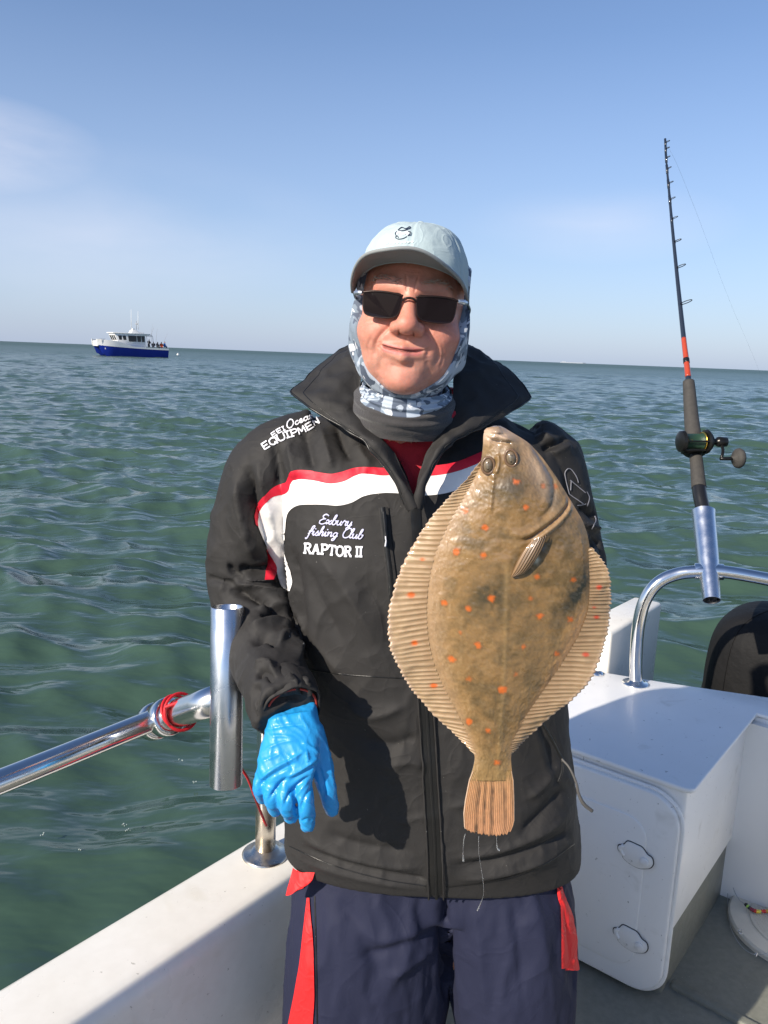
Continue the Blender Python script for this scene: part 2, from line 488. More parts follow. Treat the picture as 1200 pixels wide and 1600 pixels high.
# ------------------------------------------------------------------ sea
SEA = -0.30
def build_sea():
    th_f = np.arange(-47, 47.01, 0.16)
    th_b = np.arange(50, 311, 5.0)
    th = np.radians(np.concatenate([th_f, th_b]))
    r1 = np.exp(np.arange(math.log(0.6), math.log(260), 0.0085))
    r2 = np.exp(np.arange(math.log(260) + 0.01, math.log(14000), 0.03))
    r = np.concatenate([r1, r2])
    Rr, T = np.meshgrid(r, th, indexing='ij')
    x = Rr * np.sin(T); y = Rr * np.cos(T); z = np.zeros_like(x)
    dx = np.zeros_like(x); dy = np.zeros_like(x)
    cell = np.maximum(np.gradient(r)[:, None] + 0 * T, Rr * np.where(np.abs(T - math.pi) < R(130), R(5), R(0.16)) * 0.7)
    rg = np.random.default_rng(11)
    K = 90
    lam = np.exp(np.linspace(math.log(0.22), math.log(9.0), K)) * rg.uniform(0.95, 1.05, K)
    main = R(-162)
    for l in lam:
        sprd = 0.85 if l < 1.5 else 0.55
        d = main + rg.normal(0, sprd * 0.62)
        k = 2 * math.pi / l
        amp = 0.0080 * l ** 0.90 * (1.0 if l > 0.5 else 1.05) * (1.35 if 0.3 < l < 1.5 else 0.9) * (1.0 if l < 2.6 else (2.6 / l) ** 1.3) * rg.uniform(0.55, 1.3)
        ph = rg.uniform(0, 6.28)
        att = np.clip((l / cell - 0.7) / 1.3, 0, 1)
        # wave groups so the surface is uneven from place to place
        grp = 0.65 + 0.55 * np.sin(x * rg.uniform(-.5, .5) / l**.5 + y * rg.uniform(-.5, .5) / l**.5 + rg.uniform(0, 6))
        a = k * (x * math.sin(d) + y * math.cos(d)) + ph
        A_ = amp * att * grp
        z += A_ * np.sin(a)
        dx -= 0.85 * A_ * math.sin(d) * np.cos(a) * -1
        dy -= 0.85 * A_ * math.cos(d) * np.cos(a) * -1
    calm = (sstep(0.8, 6.5, Rr) * 0.62 + 0.38) * (1 - 0.85 * sstep(220, 900, Rr))
    z *= calm; dx *= calm; dy *= calm
    v = np.stack([x + dx, y + dy, z + SEA], -1).reshape(-1, 3)
    f = gridfaces(len(r), len(th), True, flip=True)
    c0 = len(v)
    v = np.vstack([v, [[0, 0, SEA]]])
    me = bpy.data.meshes.new('sea')
    fl = f.tolist() + [[c0, (i + 1) % len(th), i][::-1] for i in range(len(th))]
    me.from_pydata(v.tolist(), [], fl)
    me.polygons.foreach_set('use_smooth', [True] * len(me.polygons))
    mt = bpy.data.materials.new('sea_water'); mt.use_nodes = True
    t = mt.node_tree; b = t.nodes['Principled BSDF']
    co = N(t, 'ShaderNodeTexCoord').outputs['Object']
    def noise(scale, sc, detail=4, rg_=0.6):
        mpn = N(t, 'ShaderNodeMapping'); mpn.inputs['Scale'].default_value = sc; mpn.inputs['Rotation'].default_value = (0, 0, R(-18))
        L(t, co, mpn.inputs[0])
        n = N(t, 'ShaderNodeTexNoise'); n.inputs['Scale'].default_value = scale; n.inputs['Detail'].default_value = detail; n.inputs['Roughness'].default_value = rg_
        L(t, mpn.outputs[0], n.inputs[0]); return n.outputs[0]
    big = ramp(t, noise(0.11, (1, 1, 1)), [(0.3, 0.0), (0.7, 1.0)])
    L(t, mixc(t, big, (0.041, 0.078, 0.056), (0.052, 0.094, 0.070)), b.inputs['Base Color'])
    sp_ = N(t, 'ShaderNodeSeparateXYZ'); L(t, co, sp_.inputs[0])
    rad_ = mathn(t, 'SQRT', mathn(t, 'ADD', mathn(t, 'MULTIPLY', sp_.outputs[0], sp_.outputs[0]), mathn(t, 'MULTIPLY', sp_.outputs[1], sp_.outputs[1])))
    # waves too far off to model one by one are kept as surface roughness
    rgh = ramp(t, mathn(t, 'DIVIDE', rad_, 600.0, True), [(0.0, 0.085), (0.06, 0.12), (0.30, 0.30), (1.0, 0.42)])
    L(t, rgh, b.inputs['Roughness'])
    b.inputs['IOR'].default_value = 1.33
    b1 = N(t, 'ShaderNodeBump'); b1.inputs['Strength'].default_value = 0.6; b1.inputs['Distance'].default_value = 0.06
    L(t, noise(3.4, (0.6, 1.3, 1), 3, 0.5), b1.inputs['Height'])
    b2 = N(t, 'ShaderNodeBump'); b2.inputs['Strength'].default_value = 0.7; b2.inputs['Distance'].default_value = 0.42
    L(t, noise(0.7, (0.55, 1.3, 1), 3, 0.5), b2.inputs['Height']); L(t, b1.outputs[0], b2.inputs['Normal'])
    b3 = N(t, 'ShaderNodeBump'); b3.inputs['Strength'].default_value = 0.15; b3.inputs['Distance'].default_value = 1.3
    L(t, noise(0.16, (0.45, 1.4, 1), 3), b3.inputs['Height']); L(t, b2.outputs[0], b3.inputs['Normal'])
    L(t, b3.outputs[0], b.inputs['Normal'])
    me.materials.append(mt)
    o = bpy.data.objects.new('sea', me); COL.objects.link(o)
    tag(o, kind='structure')
    return o
build_sea()
# small flecks of foam and bubbles riding on the water
def build_foam():
    vsn, fs = [], []
    rg = np.random.default_rng(5)
    spots = [(195, 1292), (288, 1345), (217, 1367), (233, 1345), (76, 1465), (34, 1475), (163, 1420), (190, 1418), (35, 1346), (245, 1348), (302, 1225), (66, 1306), (200, 1300), (120, 1333), (280, 1190), (305, 1300), (355, 1282), (222, 1380)]
    for px, py in spots:
        c = PZ(px, py, SEA)
        for k in range(rg.integers(2, 6)):
            cc = c + np.r_[rg.normal(0, 0.007, 2), 0]
            rr = rg.uniform(0.001, 0.0042)
            v, f = lathe(cc + [0, 0, 0.012], (0, 0, 1), [(-0.004, rr), (0.0, rr), (rr * 0.25, rr * 0.7), (rr * 0.35, 0.0)], 8)
            vsn.append(v); fs.append(f)
    return tag(mk('sea_foam', *join(*zip(vsn, fs)), pmat('foam_bubbles', (0.30, 0.36, 0.34), 0.25)), 'small pale foam flecks floating on the dark green water', 'foam', kind='stuff')
build_foam()

# ------------------------------------------------------------------ the boat under the angler
boat = empty('fishing_boat', G(-1.0, 0.2, 0), 'white open fishing boat with grey deck that the angler stands in', 'boat')
ZT = 0.62          # height of gunwale and locker tops above the deck
def uvz(a, b, z): return G(a, b, z)
# deck sheet
v, f = prism([(-4.2, -0.62), (-4.2, 1.7), (0.62, 1.7), (0.72, 0.0), (0.60, -0.62)], -0.12, 0.0, 0.0, place=uvz)
mk('deck', v, f, M['deck'], boat, smooth=False)
# port gunwale: a moulded profile swept along the side, outer lip, flat top, well-rounded inner shoulder
def gunwale(vout, sgn, u0, u1, name):
    prof = [(0.03, -0.9), (0.0, -0.2), (-0.012, 0.48), (-0.012, 0.600), (-0.006, 0.615), (0.004, 0.6205), (0.09, 0.6215), (0.118, 0.619)]
    for k in range(1, 10):
        t_ = R(90 * k / 9)
        prof.append((0.118 + 0.038 * math.sin(t_), 0.619 - 0.038 * (1 - math.cos(t_))))
    prof += [(0.162, 0.45), (0.170, 0.25), (0.178, 0.06), (0.197, 0.012), (0.222, -0.002), (0.222, -0.05)]
    us = np.linspace(u0, u1, 40)
    rows = [[G(u, vout + sgn * a, z) for a, z in prof] for u in us]
    vv = np.array(rows).reshape(-1, 3)
    ff = gridfaces(len(us), len(prof), flip=sgn > 0)
    return autosmooth(mk(name, vv, ff, M['gel'], boat), 40)
gunwale(-0.667, 1, -4.2, 0.62, 'gunwale')
gunwale(1.75, -1, -4.2, 0.72, 'gunwale')
# transom hull below the box and bow-side bulk so the water never shows through
v, f = prism([(0.58, -0.655), (0.66, -0.37), (0.755, 0.0), (0.78, 1.7), (0.60, 1.7), (0.56, -0.62)], -0.8, 0.60, 0.0, place=uvz)
mk('transom_hull', v, f, M['hull'], boat, smooth=False)
# cockpit locker: the white box aft of the angler, with a thin lip round its top
lock = mk('locker_box', *prism([(0.006, -0.60), (0.006, -0.018), (0.60, -0.018), (0.58, -0.60)], 0.20, 0.612, 0.012, place=uvz), M['gel2'], boat)
autosmooth(lock)
v, f = prism([(0.03, -0.60), (0.03, -0.03), (0.60, -0.03), (0.58, -0.60)], -0.03, 0.199, 0.012, place=uvz)
autosmooth(mk('locker_base', v, f, M['deck'], boat))
top = [(-0.006, -0.655), (-0.006, -0.02), (0.0, -0.006), (0.012, 0.0), (0.60, 0.0), (0.605, 1.62), (0.775, 1.62), (0.77, 0.5), (0.756, 0.0), (0.64, -0.30), (0.585, -0.47), (0.56, -0.655)]
autosmooth(mk('locker_top', *prism(top, 0.613, 0.6265, 0.005, 3, place=uvz), M['gel2'], boat))
# inner transom wall to starboard, dark scupper below it
autosmooth(mk('transom_wall', *prism([(0.604, -0.01), (0.604, 1.62), (0.66, 1.62), (0.66, -0.01)], 0.225, 0.612, 0.008, place=uvz), M['gel2'], boat))
autosmooth(mk('transom_foot', *prism([(0.652, -0.01), (0.652, 1.62), (0.68, 1.62), (0.68, -0.01)], -0.02, 0.224, 0.004, place=uvz), M['deck'], boat))
# deck step line in front of the well
autosmooth(mk('deck_ridge', *prism([(0.07, -0.02), (0.10, -0.02), (0.035, 1.4), (0.005, 1.4)], -0.01, 0.012, 0.006, place=uvz), M['deck'], boat))
# locker door
def face_place(u):
    return lambda a, b, d: G(u - d, a, b)
door = mk('locker_door', *prism([(a - 0.315, b + 0.305) for a, b in rrect(0.592, 0.575, 0.085, 10)], -0.004, 0.022, 0.008, 4, place=face_place(0.0)), M['gel2'], boat)
autosmooth(door)
ins = rrect(0.44, 0.44, 0.06, 8)
autosmooth(mk('door_panel', *prism([(a - 0.315, b + 0.29) for a, b in ins], 0.018, 0.0262, 0.0035, 3, place=face_place(0.0)), M['gel2'], door))
lp = rrect(0.592, 0.575, 0.085, 10)
v, f = tube([G(-0.004, a * 1.012 - 0.315, b * 1.012 + 0.305) for a, b in lp], 0.006, 8, closed=True)
mk('door_seal', v, f, M['gel2'], door)
def latch(px, py):
    c = P(px, py, 1.80); d = (c - O0) @ BX
    z0 = float(c[2])
    # find the door-plane point
    rr_ = ray(px, py); tt = ((O0 + AX * -0.0262 - CAM) @ AX) / (rr_ @ AX); c = CAM + rr_ * tt
    a0 = (c - O0) @ BX; z0 = c[2]
    pl = face_place(-0.0262)
    outl = [(-0.030, 0.020), (-0.022, 0.031), (0.0, 0.031), (0.016, 0.029), (0.030, 0.016), (0.042, 0.012), (0.047, -0.002), (0.042, -0.016), (0.030, -0.024), (0.012, -0.031), (-0.012, -0.029), (-0.030, -0.020), (-0.034, -0.010), (-0.044, -0.006), (-0.046, 0.008), (-0.036, 0.014)]
    oc = catmull(np.array(outl), 48, True)
    base = mk('latch', *prism([(a + a0, b + z0) for a, b in oc[:, :2]], 0.0, 0.0045, 0.0016, 2, place=pl), M['gel2'], door)
    autosmooth(base)
    tb = [pl(a * 1.03 + a0, b * 1.03 + z0, 0.0008) for a, b in oc]
    k1 = lathe(pl(a0 + 0.026, z0 - 0.006, 0.004), -AX, [(0, 0.012), (0.004, 0.012), (0.006, 0.009), (0.006, 0.0)], 20)
    k2 = tube([pl(a0 - 0.032, z0 + 0.016, 0.003), pl(a0 - 0.039, z0 + 0.004, 0.005), pl(a0 - 0.030, z0 - 0.012, 0.003)], 0.005, 8, 10)
    return base, tb, k1, k2
M['seam'] = pmat('dark_seam', (0.04, 0.04, 0.04), 0.6)
for px, py in ((993, 1336), (985, 1467)):
    base, tb, kn, kc = latch(px, py)
    mk('latch_catch', *kc, M['gel2'], door)
    v, f = tube(tb, 0.0014, 6, closed=True)
    mk('latch_gap', v, f, M['seam'], door)
    autosmooth(mk('latch_knob', *kn, M['gel2'], door))
# raised port quarter block aft of the locker
autosmooth(mk('quarter_coaming', *prism([(0.62, -0.615), (0.62, -0.49), (1.11, -0.487), (1.11, -0.60)], -0.7, 0.757, 0.014, 3, place=uvz), M['gel'], boat))
# deck hatch
hc = PZ(1250, 1456, 0.0) ; hc[2] = 0.0
v, f = lathe(hc, (0, 0, 1), [(0.0, 0.203), (0.012, 0.203), (0.018, 0.197), (0.019, 0.150), (0.016, 0.148), (0.016, 0.143), (0.0195, 0.141), (0.0195, 0.0)], 64)
hatch = autosmooth(mk('deck_hatch', v, f, M['hatch'], boat))
nub = []
for i in range(-16, 17):
    for j in range(-16, 17):
        if math.hypot(i, j) * 0.0085 < 0.132:
            nub.append(box3(hc + [i * 0.0085, j * 0.0085, 0.0199], (0.0045, 0.0045, 0.0018)))
o = mk('hatch_grip', *join(*nub), M['hatch'], hatch, smooth=False); o['kind'] = 'stuff'
for sx in (-1, 1):
    mk('finger_hole', *lathe(hc + [sx * 0.055, -0.03 * sx, 0.0195], (0, 0, 1), [(0, 0.020), (0.003, 0.020), (0.003, 0.0135), (0.0005, 0.012), (0.0005, 0)], 20), M['hatch'], hatch)

# port rail, upright, cross tube and rod holder
RV = -0.611
RZ = 1.016
pts = [G(-3.2, RV, RZ), G(-2.2, RV, RZ), G(-1.5, RV, RZ), G(-1.12, RV, RZ + 0.004), G(-1.0, RV, RZ)]
for k in range(0, 7):
    t_ = R(15 * k)
    pts.append(G(-0.96 + 0.08 * math.sin(t_), RV, RZ - 0.08 * (1 - math.cos(t_))))
pts += [G(-0.879, RV, 0.85), G(-0.878, RV, 0.63)]
pr = np.vstack([np.linspace(pts[0], pts[1], 4), catmull(np.array(pts[1:]), 70)[1:]])
rail = mk('rail', *tube(pr, 0.0190, 24), M['steel'], boat)
mk('rail_flange', *lathe(G(-0.878, RV, 0.619), (0, 0, 1), [(0, 0.049), (0.004, 0.049), (0.007, 0.044), (0.009, 0.031), (0.018, 0.0245), (0.018, 0)], 36), M['dirtysteel'], rail)
mk('upright_sleeve', *pipe(G(-0.878, RV, 0.634), G(-0.878, RV, 0.80), 0.0212, 0.0195, 28), M['dirtysteel'], rail)
for u_ in (-2.4, -4.0):
    mk('rail_upright', *tube([G(u_, RV, 0.62), G(u_, RV, RZ)], 0.019, 16, 3), M['steel'], rail)
hold_mid = P(354, 1088, 1.215)
cross0 = G(-1.135, RV, RZ)
dcr = hold_mid - cross0; lcr = np.linalg.norm(dcr); dcr /= lcr
mk('cross_tube', *tube([cross0 - dcr * 0.045, cross0 + dcr * 0.02, hold_mid], 0.0245, 26, 6), M['steel'], rail)
for s_, rr_ in ((-0.018, 0.0325), (0.020, 0.0335)):
    mk('collar', *lathe(cross0 + dcr * s_, dcr, [(-0.012, 0.022), (-0.012, rr_ - 0.002), (-0.009, rr_), (0.009, rr_), (0.012, rr_ - 0.002), (0.012, 0.022)], 30), M['steel'], rail)
ht = P(355, 948, 1.235); hb = P(353, 1226, 1.195)
holder = mk('rod_holder', *pipe(ht, hb, 0.0265, 0.0242, 40), M['alu'], boat)
autosmooth(holder, 50)
# red cord wound on the cross tube and hanging away
cp = []
for k in range(90):
    t_ = k / 89
    ang = t_ * 2 * math.pi * 2.1
    s_ = 0.055 + 0.010 * math.sin(t_ * 7)
    rr_ = 0.0275 + 0.0055 * abs(math.sin(7 * t_))
    e1 = np.cross(dcr, [0, 0, 1]); e1 /= np.linalg.norm(e1); e2 = np.cross(e1, dcr)
    cp.append(cross0 + dcr * s_ + rr_ * (math.cos(ang) * e1 + math.sin(ang) * e2))
tail = [hold_mid + [0.0, 0.045, 0.0], hold_mid + [0.012, 0.06, -0.05], P(372, 1185, 1.33), P(388, 1218, 1.36), P(403, 1258, 1.42), P(416, 1290, 1.455)]
cpp = np.vstack([cp, catmull(np.vstack([cp[-1], tail]), 30)[1:]])
tag(mk('red_cord', *tube(cpp, 0.0027, 8), M['redcord']), 'thin red cord wound round the port rail fitting beside the rod holder', 'cord')

for k_ in range(4):
    t_ = R(45 + 90 * k_)
    mk('screw', *lathe(G(-0.878, RV, 0.626) + [0.038 * math.cos(t_), 0.038 * math.sin(t_), -0.002], (0, 0, 1), [(0, 0.0045), (0.0016, 0.0042), (0.0024, 0.0028), (0.0024, 0)], 10), M['steel'], rail)
# stern rail with its rod holder
foot = PZ(993, 1068, 0.627)
sp = [foot + [0, 0, -0.002], P(994, 1020, 2.505), P(998, 975, 2.50), P(1008, 938, 2.497), P(1028, 911, 2.494), P(1058, 897, 2.49), P(1095, 893, 2.47), P(1135, 894, 2.45), P(1205, 906, 2.42), P(1330, 930, 2.36), P(1420, 948, 2.32)]
srail = mk('rail', *tube(sp, 0.0205, 22, 80), M['steel'], boat)
mk('rail_flange', *lathe(foot - [0, 0, 0.001], (0, 0, 1), [(0, 0.043), (0.004, 0.043), (0.006, 0.038), (0.008, 0.026), (0.014, 0.0215), (0.014, 0)], 32), M['steel'], srail)
mk('rail_flange', *lathe(PZ(930, 1052, 0.6265), (0, 0, 1), [(0, 0.03), (0.004, 0.03), (0.012, 0.018), (0.016, 0.0)], 24), M['steel'], srail)
h1 = P(1099, 800, 2.62); h0 = P(1112, 938, 2.40)
dh = (h1 - h0) / np.linalg.norm(h1 - h0)
th_ = np.linspace(0, 2 * math.pi, 40, endpoint=False)
_, fa, fb = frames(np.array([h0, (h0 + h1) / 2, h1]))
def hring(c, r): return c + r * (np.cos(th_)[:, None] * fa[0] + np.sin(th_)[:, None] * fb[0])
lh = np.linalg.norm(h1 - h0)
prof = [(0.0, 0.0268), (0.07, 0.0292), (0.13, 0.0338), (lh - 0.02, 0.0365), (lh, 0.0385), (lh + 0.001, 0.0360), (lh - 0.02, 0.034), (0.1, 0.030), (0.0, 0.0245), (-0.0005, 0.0257)]
rings = [hring(h0 + dh * s, r) for s, r in prof]
vv = np.vstack(rings); k_ = len(prof)
ff = [[r * 40 + c, r * 40 + (c + 1) % 40, ((r + 1) % k_) * 40 + (c + 1) % 40, ((r + 1) % k_) * 40 + c] for r in range(k_) for c in range(40)]
shold = mk('rod_holder', vv, ff, M['alu'], boat); autosmooth(shold, 50)
mk('bore_shade_disc', *lathe(h0 + dh * 0.03, dh, [(0, 0.0255), (0.002, 0.0255), (0.003, 0)], 32), M['inside'], shold)  # dark disc standing in for the shade inside the open tube
mk('holder_collar', *lathe(P(1108, 893, 2.47), P(1135, 894, 2.45) - P(1095, 893, 2.47), [(-0.045, 0.021), (-0.042, 0.026), (0.042, 0.026), (0.045, 0.021)], 24), M['steel'], shold)

# ------------------------------------------------------------------ outboard under its black cover
oc_ = P(1206, 1024, 2.95)
ob = empty('outboard_engine', (oc_[0], oc_[1], 0.2), 'outboard engine under a black fitted cover behind the transom', 'outboard engine')
rings = []
for k, (dz, a_, b_) in enumerate([(-0.55, 0.13, 0.15), (-0.2, 0.22, 0.23), (-0.1, 0.225, 0.245), (0.0, 0.222, 0.245), (0.08, 0.212, 0.238), (0.14, 0.192, 0.222), (0.18, 0.160, 0.195), (0.205, 0.115, 0.150), (0.218, 0.060, 0.085), (0.222, 0.01, 0.015)]):
    t_ = np.linspace(0, 2 * math.pi, 64, endpoint=False)
    e = 2 / 2.6
    xx = a_ * np.sign(np.cos(t_)) * np.abs(np.cos(t_)) ** e; yy = b_ * np.sign(np.sin(t_)) * np.abs(np.sin(t_)) ** e
    rings.append(np.array([oc_ + BX * (x_ - 0.0) * 1.0 + AX * y_ + np.array([0, 0, dz - 0.03]) for x_, y_ in zip(xx, yy)]))
rr2 = []
for k in range(len(rings)):
    rr2.append(rings[k])
rs = catmull(np.array(rings).reshape(len(rings), -1), 40).reshape(40, 64, 3)
v, f = loft(list(rs))
v = v + fbm(v * 6, 3, 3)[:, None] * 0.004 * np.array([1, 1, 0.4])
cv = mk('cover', v, f, M['cowl'], ob)
for sgn in (0.35,):
    ridx = int(64 * 0.70)
    seam = rs[6:38, ridx] + [0, -0.001, 0.001]
    mk('cover_seam', *tube(seam, 0.0022, 6), M['cowl'], cv)
mk('engine_leg', *box3(oc_ + [0, 0, -0.75], (0.12, 0.2, 0.7), 0.03), M['black'], ob)
# ------------------------------------------------------------------ fishing rod and reel in the stern holder
rb = h0 + dh * 0.06
def rodp(px, py, Y): return P(px, py, Y)
Yr = lambda py: 2.62 + (797 - py) / 575 * 1.02
rp = {}
rod = empty('fishing_rod', h0 + dh * 0.06, 'boat fishing rod with red and black shaft standing in the stern rod holder', 'fishing rod')
cl_ = [(1093, 770), (1088, 720), (1081, 660), (1076, 597), (1072, 560), (1069, 535), (1062, 470), (1056, 412), (1050, 350), (1045, 295), (1041, 250), (1039.5, 222)]
line3 = np.array([h0 + dh * 0.06, h1 - dh * 0.02] + [P(a, b, Yr(b)) for a, b in cl_])
cr = catmull(line3, 240)
pj = proj(cr)[:, 1]
def seg(y0, y1, r0, r1, name, mat, parent, n=14):
    idx = np.where((pj <= y0 + 2) & (pj >= y1 - 2))[0]
    p_ = cr[idx]; t_ = np.linspace(0, 1, len(p_))
    return mk(name, *tube(p_, r0 + (r1 - r0) * t_, n), mat, parent)
seg(960, 797, 0.020, 0.0225, 'rod_butt', M['black'], rod)
seg(797, 760, 0.0228, 0.0228, 'lower_grip', M['black'], rod)
seg(761, 715, 0.0245, 0.0215, 'lower_grip', M['rubber'], rod)
seg(718, 672, 0.019, 0.021, 'reel_seat', M['reel'], rod)
seg(686, 597, 0.0275, 0.0205, 'fore_grip', M['rubber'], rod, 20)
seg(597, 588, 0.0115, 0.0105, 'winding', M['roddark'], rod)
seg(589, 565, 0.0110, 0.0102, 'red_shaft', M['rodred'], rod)
seg(566, 562, 0.0116, 0.0116, 'winding', M['black'], rod)
seg(563, 528, 0.0102, 0.0094, 'red_shaft', M['rodred'], rod)
seg(530, 222, 0.0092, 0.0028, 'blank', M['roddark'], rod)
for (py, rg_, side) in [(476, 0.0185, 1), (420, 0.0145, 1), (380, 0.0115, 1), (344, 0.0095, 1), (313, 0.0085, 1), (287, 0.0075, 1), (265, 0.0065, 1), (247, 0.006, 1), (233, 0.006, 0), (223, 0.007, 0)]:
    k = int(np.argmin(abs(pj - py))); c = cr[k]; tdir = cr[min(k + 1, 239)] - cr[k - 1]; tdir /= np.linalg.norm(tdir)
    side_v = np.cross(tdir, [0, 1, 0]); side_v /= np.linalg.norm(side_v)
    toward = -np.cross(side_v, tdir)
    if toward[1] > 0: toward = -toward
    off = (side_v if side_v[0] > 0 else -side_v) * 0.55 + toward * 0.8
    off /= np.linalg.norm(off)
    rad_b = 0.009 - 0.006 * k / 240
    cc = c + off * (rg_ + rad_b + 0.002)
    th_ = np.linspace(0, 2 * math.pi, 22, endpoint=False)
    ring = [cc + rg_ * (math.cos(t) * off + math.sin(t) * (side_v * 0.75 - toward * 0.3)) for t in th_]
    g_ = mk('line_guide', *tube(ring, 0.0016 if rg_ > 0.01 else 0.0012, 7, closed=True), M['reel'], rod)
    mk('guide_foot', *join(tube([c + tdir * 0.018 + off * rad_b * .8, cc - off * rg_ * 0.95], 0.0015, 6, 3), tube([c - tdir * 0.018 + off * rad_b * .8, cc - off * rg_ * 0.9], 0.0015, 6, 3)), M['reel'], g_)
    mk('guide_whipping', *tube([c - tdir * 0.022, c + tdir * 0.022], rad_b + 0.0018, 10, 3), M['roddark'], g_)
# reel
rc = P(1083, 690, Yr(690) - 0.055)
ax = RT * 0.995 + FW * 0.1; ax /= np.linalg.norm(ax)
upv = cr[np.argmin(abs(pj - 660))] - cr[np.argmin(abs(pj - 715))]; upv /= np.linalg.norm(upv)
fr = np.cross(upv, ax); fr /= np.linalg.norm(fr)
if fr[1] > 0: fr = -fr
S = 1.0 / FPX * (Yr(690)) # metres per photo pixel here
reel = mk('reel', *join(lathe(rc - ax * 15 * S, ax, [(-9 * S, 0.0), (-9 * S, 10 * S), (-6 * S, 16 * S), (-1 * S, 17 * S), (0, 16 * S), (0.5 * S, 10 * S)], 32),
                        lathe(rc + ax * 20 * S, ax, [(-3 * S, 10 * S), (-2 * S, 18 * S), (1 * S, 19 * S), (3 * S, 18 * S), (3.5 * S, 14 * S), (7 * S, 13.5 * S), (8 * S, 10 * S), (8 * S, 0)], 32),
                        box3(rc - fr * 9 * S - upv * 12 * S + ax * 2 * S, (34 * S, 10 * S, 4 * S), 0.001, np.stack([ax, fr, upv], 1)),
                        tube([rc - ax * 13 * S - upv * 15.5 * S, rc + ax * 19 * S - upv * 15.5 * S], 1.8 * S, 8, 3), tube([rc - ax * 13 * S + fr * 14 * S - upv * 9 * S, rc + ax * 19 * S + fr * 14 * S - upv * 9 * S], 1.3 * S, 8, 3),
                        tube([rc - ax * 13 * S + upv * 15.5 * S - fr * 4 * S, rc + ax * 19 * S + upv * 15.5 * S - fr * 4 * S], 1.4 * S, 8, 3)), M['reel'], rod)
autosmooth(reel, 30)
mk('spool', *lathe(rc - ax * 13.5 * S, ax, [(0, 0), (0, 13.5 * S), (0.5 * S, 12.2 * S), (27 * S, 12.2 * S), (27.5 * S, 13.5 * S), (27.5 * S, 0)], 32), M['line'], reel)
mk('gold_rim', *lathe(rc + ax * 15.2 * S, ax, [(-1.1 * S, 12.3 * S), (-1.1 * S, 15.2 * S), (0.6 * S, 15.6 * S), (0.6 * S, 12.3 * S)], 32), M['gold'], reel)
mk('drag_knob', *lathe(rc + ax * 27 * S, ax, [(0, 0), (0, 7.5 * S), (5 * S, 7 * S), (6 * S, 5 * S), (10 * S, 5 * S), (11 * S, 7 * S), (14 * S, 8 * S), (26 * S, 7.5 * S), (27 * S, 6 * S), (27 * S, 0)], 24), M['reel'], reel)
hx = rc + ax * 45 * S
hl = mk('crank_handle', *join(tube([hx - upv * 4 * S, hx - upv * 17 * S - ax * 0.5 * S + fr * 3 * S, hx - upv * 27 * S - ax * 3 * S + fr * 3 * S, hx - upv * 31 * S - ax * 3.5 * S], [2.6 * S, 2.4 * S, 2.2 * S, 2.6 * S], 10, 16, flat=0.6),
                              tube([hx - upv * 31 * S - ax * 5 * S, hx - upv * 30.5 * S + ax * 17 * S], [2.6 * S, 3.2 * S], 10, 4)), M['reel'], reel)
mk('handle_knob', *lathe(hx - upv * 30 * S + ax * 12 * S, ax, [(0, 0), (0, 3 * S), (4 * S, 4 * S), (6 * S, 11 * S), (9 * S, 14.5 * S), (13 * S, 15.5 * S), (17 * S, 13.5 * S), (20 * S, 8 * S), (21 * S, 0)], 28), M['rubber'], reel)
mk('reel_clamp', *lathe(cr[np.argmin(abs(pj - 703))] - upv * 5 * S, upv, [(0, 11 * S), (0, 18 * S), (3 * S, 20 * S), (8 * S, 20 * S), (11 * S, 17 * S), (11 * S, 10 * S)], 20), M['reel'], reel)
# line from the tip running away astern
tip = cr[-1]
tag(mk('fishing_line', *tube(np.array([tip, P(1060, 262, 4.2), P(1095, 350, 5.0), P(1140, 470, 6.5), P(1190, 590, 9.0), P(1225, 700, 11.0)]), 0.00035, 5, 40), M['fishline']), 'thin fishing line running from the rod tip down towards the sea', 'fishing line')

# ------------------------------------------------------------------ a rig of coloured beads left on the deck hatch
def deckp(px, py, z): return PZ(px, py, z)
bp = catmull(np.array([deckp(1166, 1414, 0.034), deckp(1173, 1420, 0.03), deckp(1182, 1424, 0.028), deckp(1192, 1424, 0.027), deckp(1203, 1423, 0.027), deckp(1216, 1420, 0.026)]), 15)
rig = empty('bead_rig', deckp(1180, 1420, 0.02), 'fishing rig of small red, yellow and green beads lying on the deck hatch', 'fishing rig')
bc = [(0.02, 0.02, 0.02), (0.35, 0.62, 0.10), (0.02, 0.02, 0.03), (0.20, 0.01, 0.03), (0.25, 0.01, 0.04), (0.55, 0.03, 0.02), (0.85, 0.62, 0.05), (0.75, 0.70, 0.10), (0.60, 0.03, 0.02), (0.60, 0.03, 0.02), (0.5, 0.35, 0.05), (0.6, 0.03, 0.03), (0.2, 0.5, 0.15)]
bm_ = {}
for k, c in enumerate(bc):
    if c not in bm_: bm_[c] = pmat('bead_plastic', c, 0.2, coat=0.4)
    mk('bead', *lathe(bp[k], bp[k + 1] - bp[k], [(-0.006, 0.0), (-0.005, 0.004), (0, 0.0062), (0.005, 0.004), (0.006, 0)], 14), bm_[c], rig)
snood = catmull(np.array([deckp(1204, 1432, 0.03), deckp(1166, 1414, 0.03), deckp(1150, 1398, 0.05), deckp(1140, 1372, 0.02), deckp(1137, 1400, 0.015), deckp(1139, 1432, 0.012), deckp(1144, 1455, 0.03), deckp(1160, 1480, 0.028), deckp(1182, 1492, 0.03), deckp(1206, 1487, 0.03)]), 90)
mk('snood', *tube(snood, 0.0009, 5), M['fishline'], rig)
snood2 = catmull(np.array([deckp(1136, 1385, 0.02), deckp(1150, 1383, 0.04), deckp(1170, 1382, 0.06), deckp(1188, 1392, 0.04), deckp(1205, 1410, 0.03)]), 40)
mk('snood', *tube(snood2, 0.0009, 5), M['fishline'], rig)
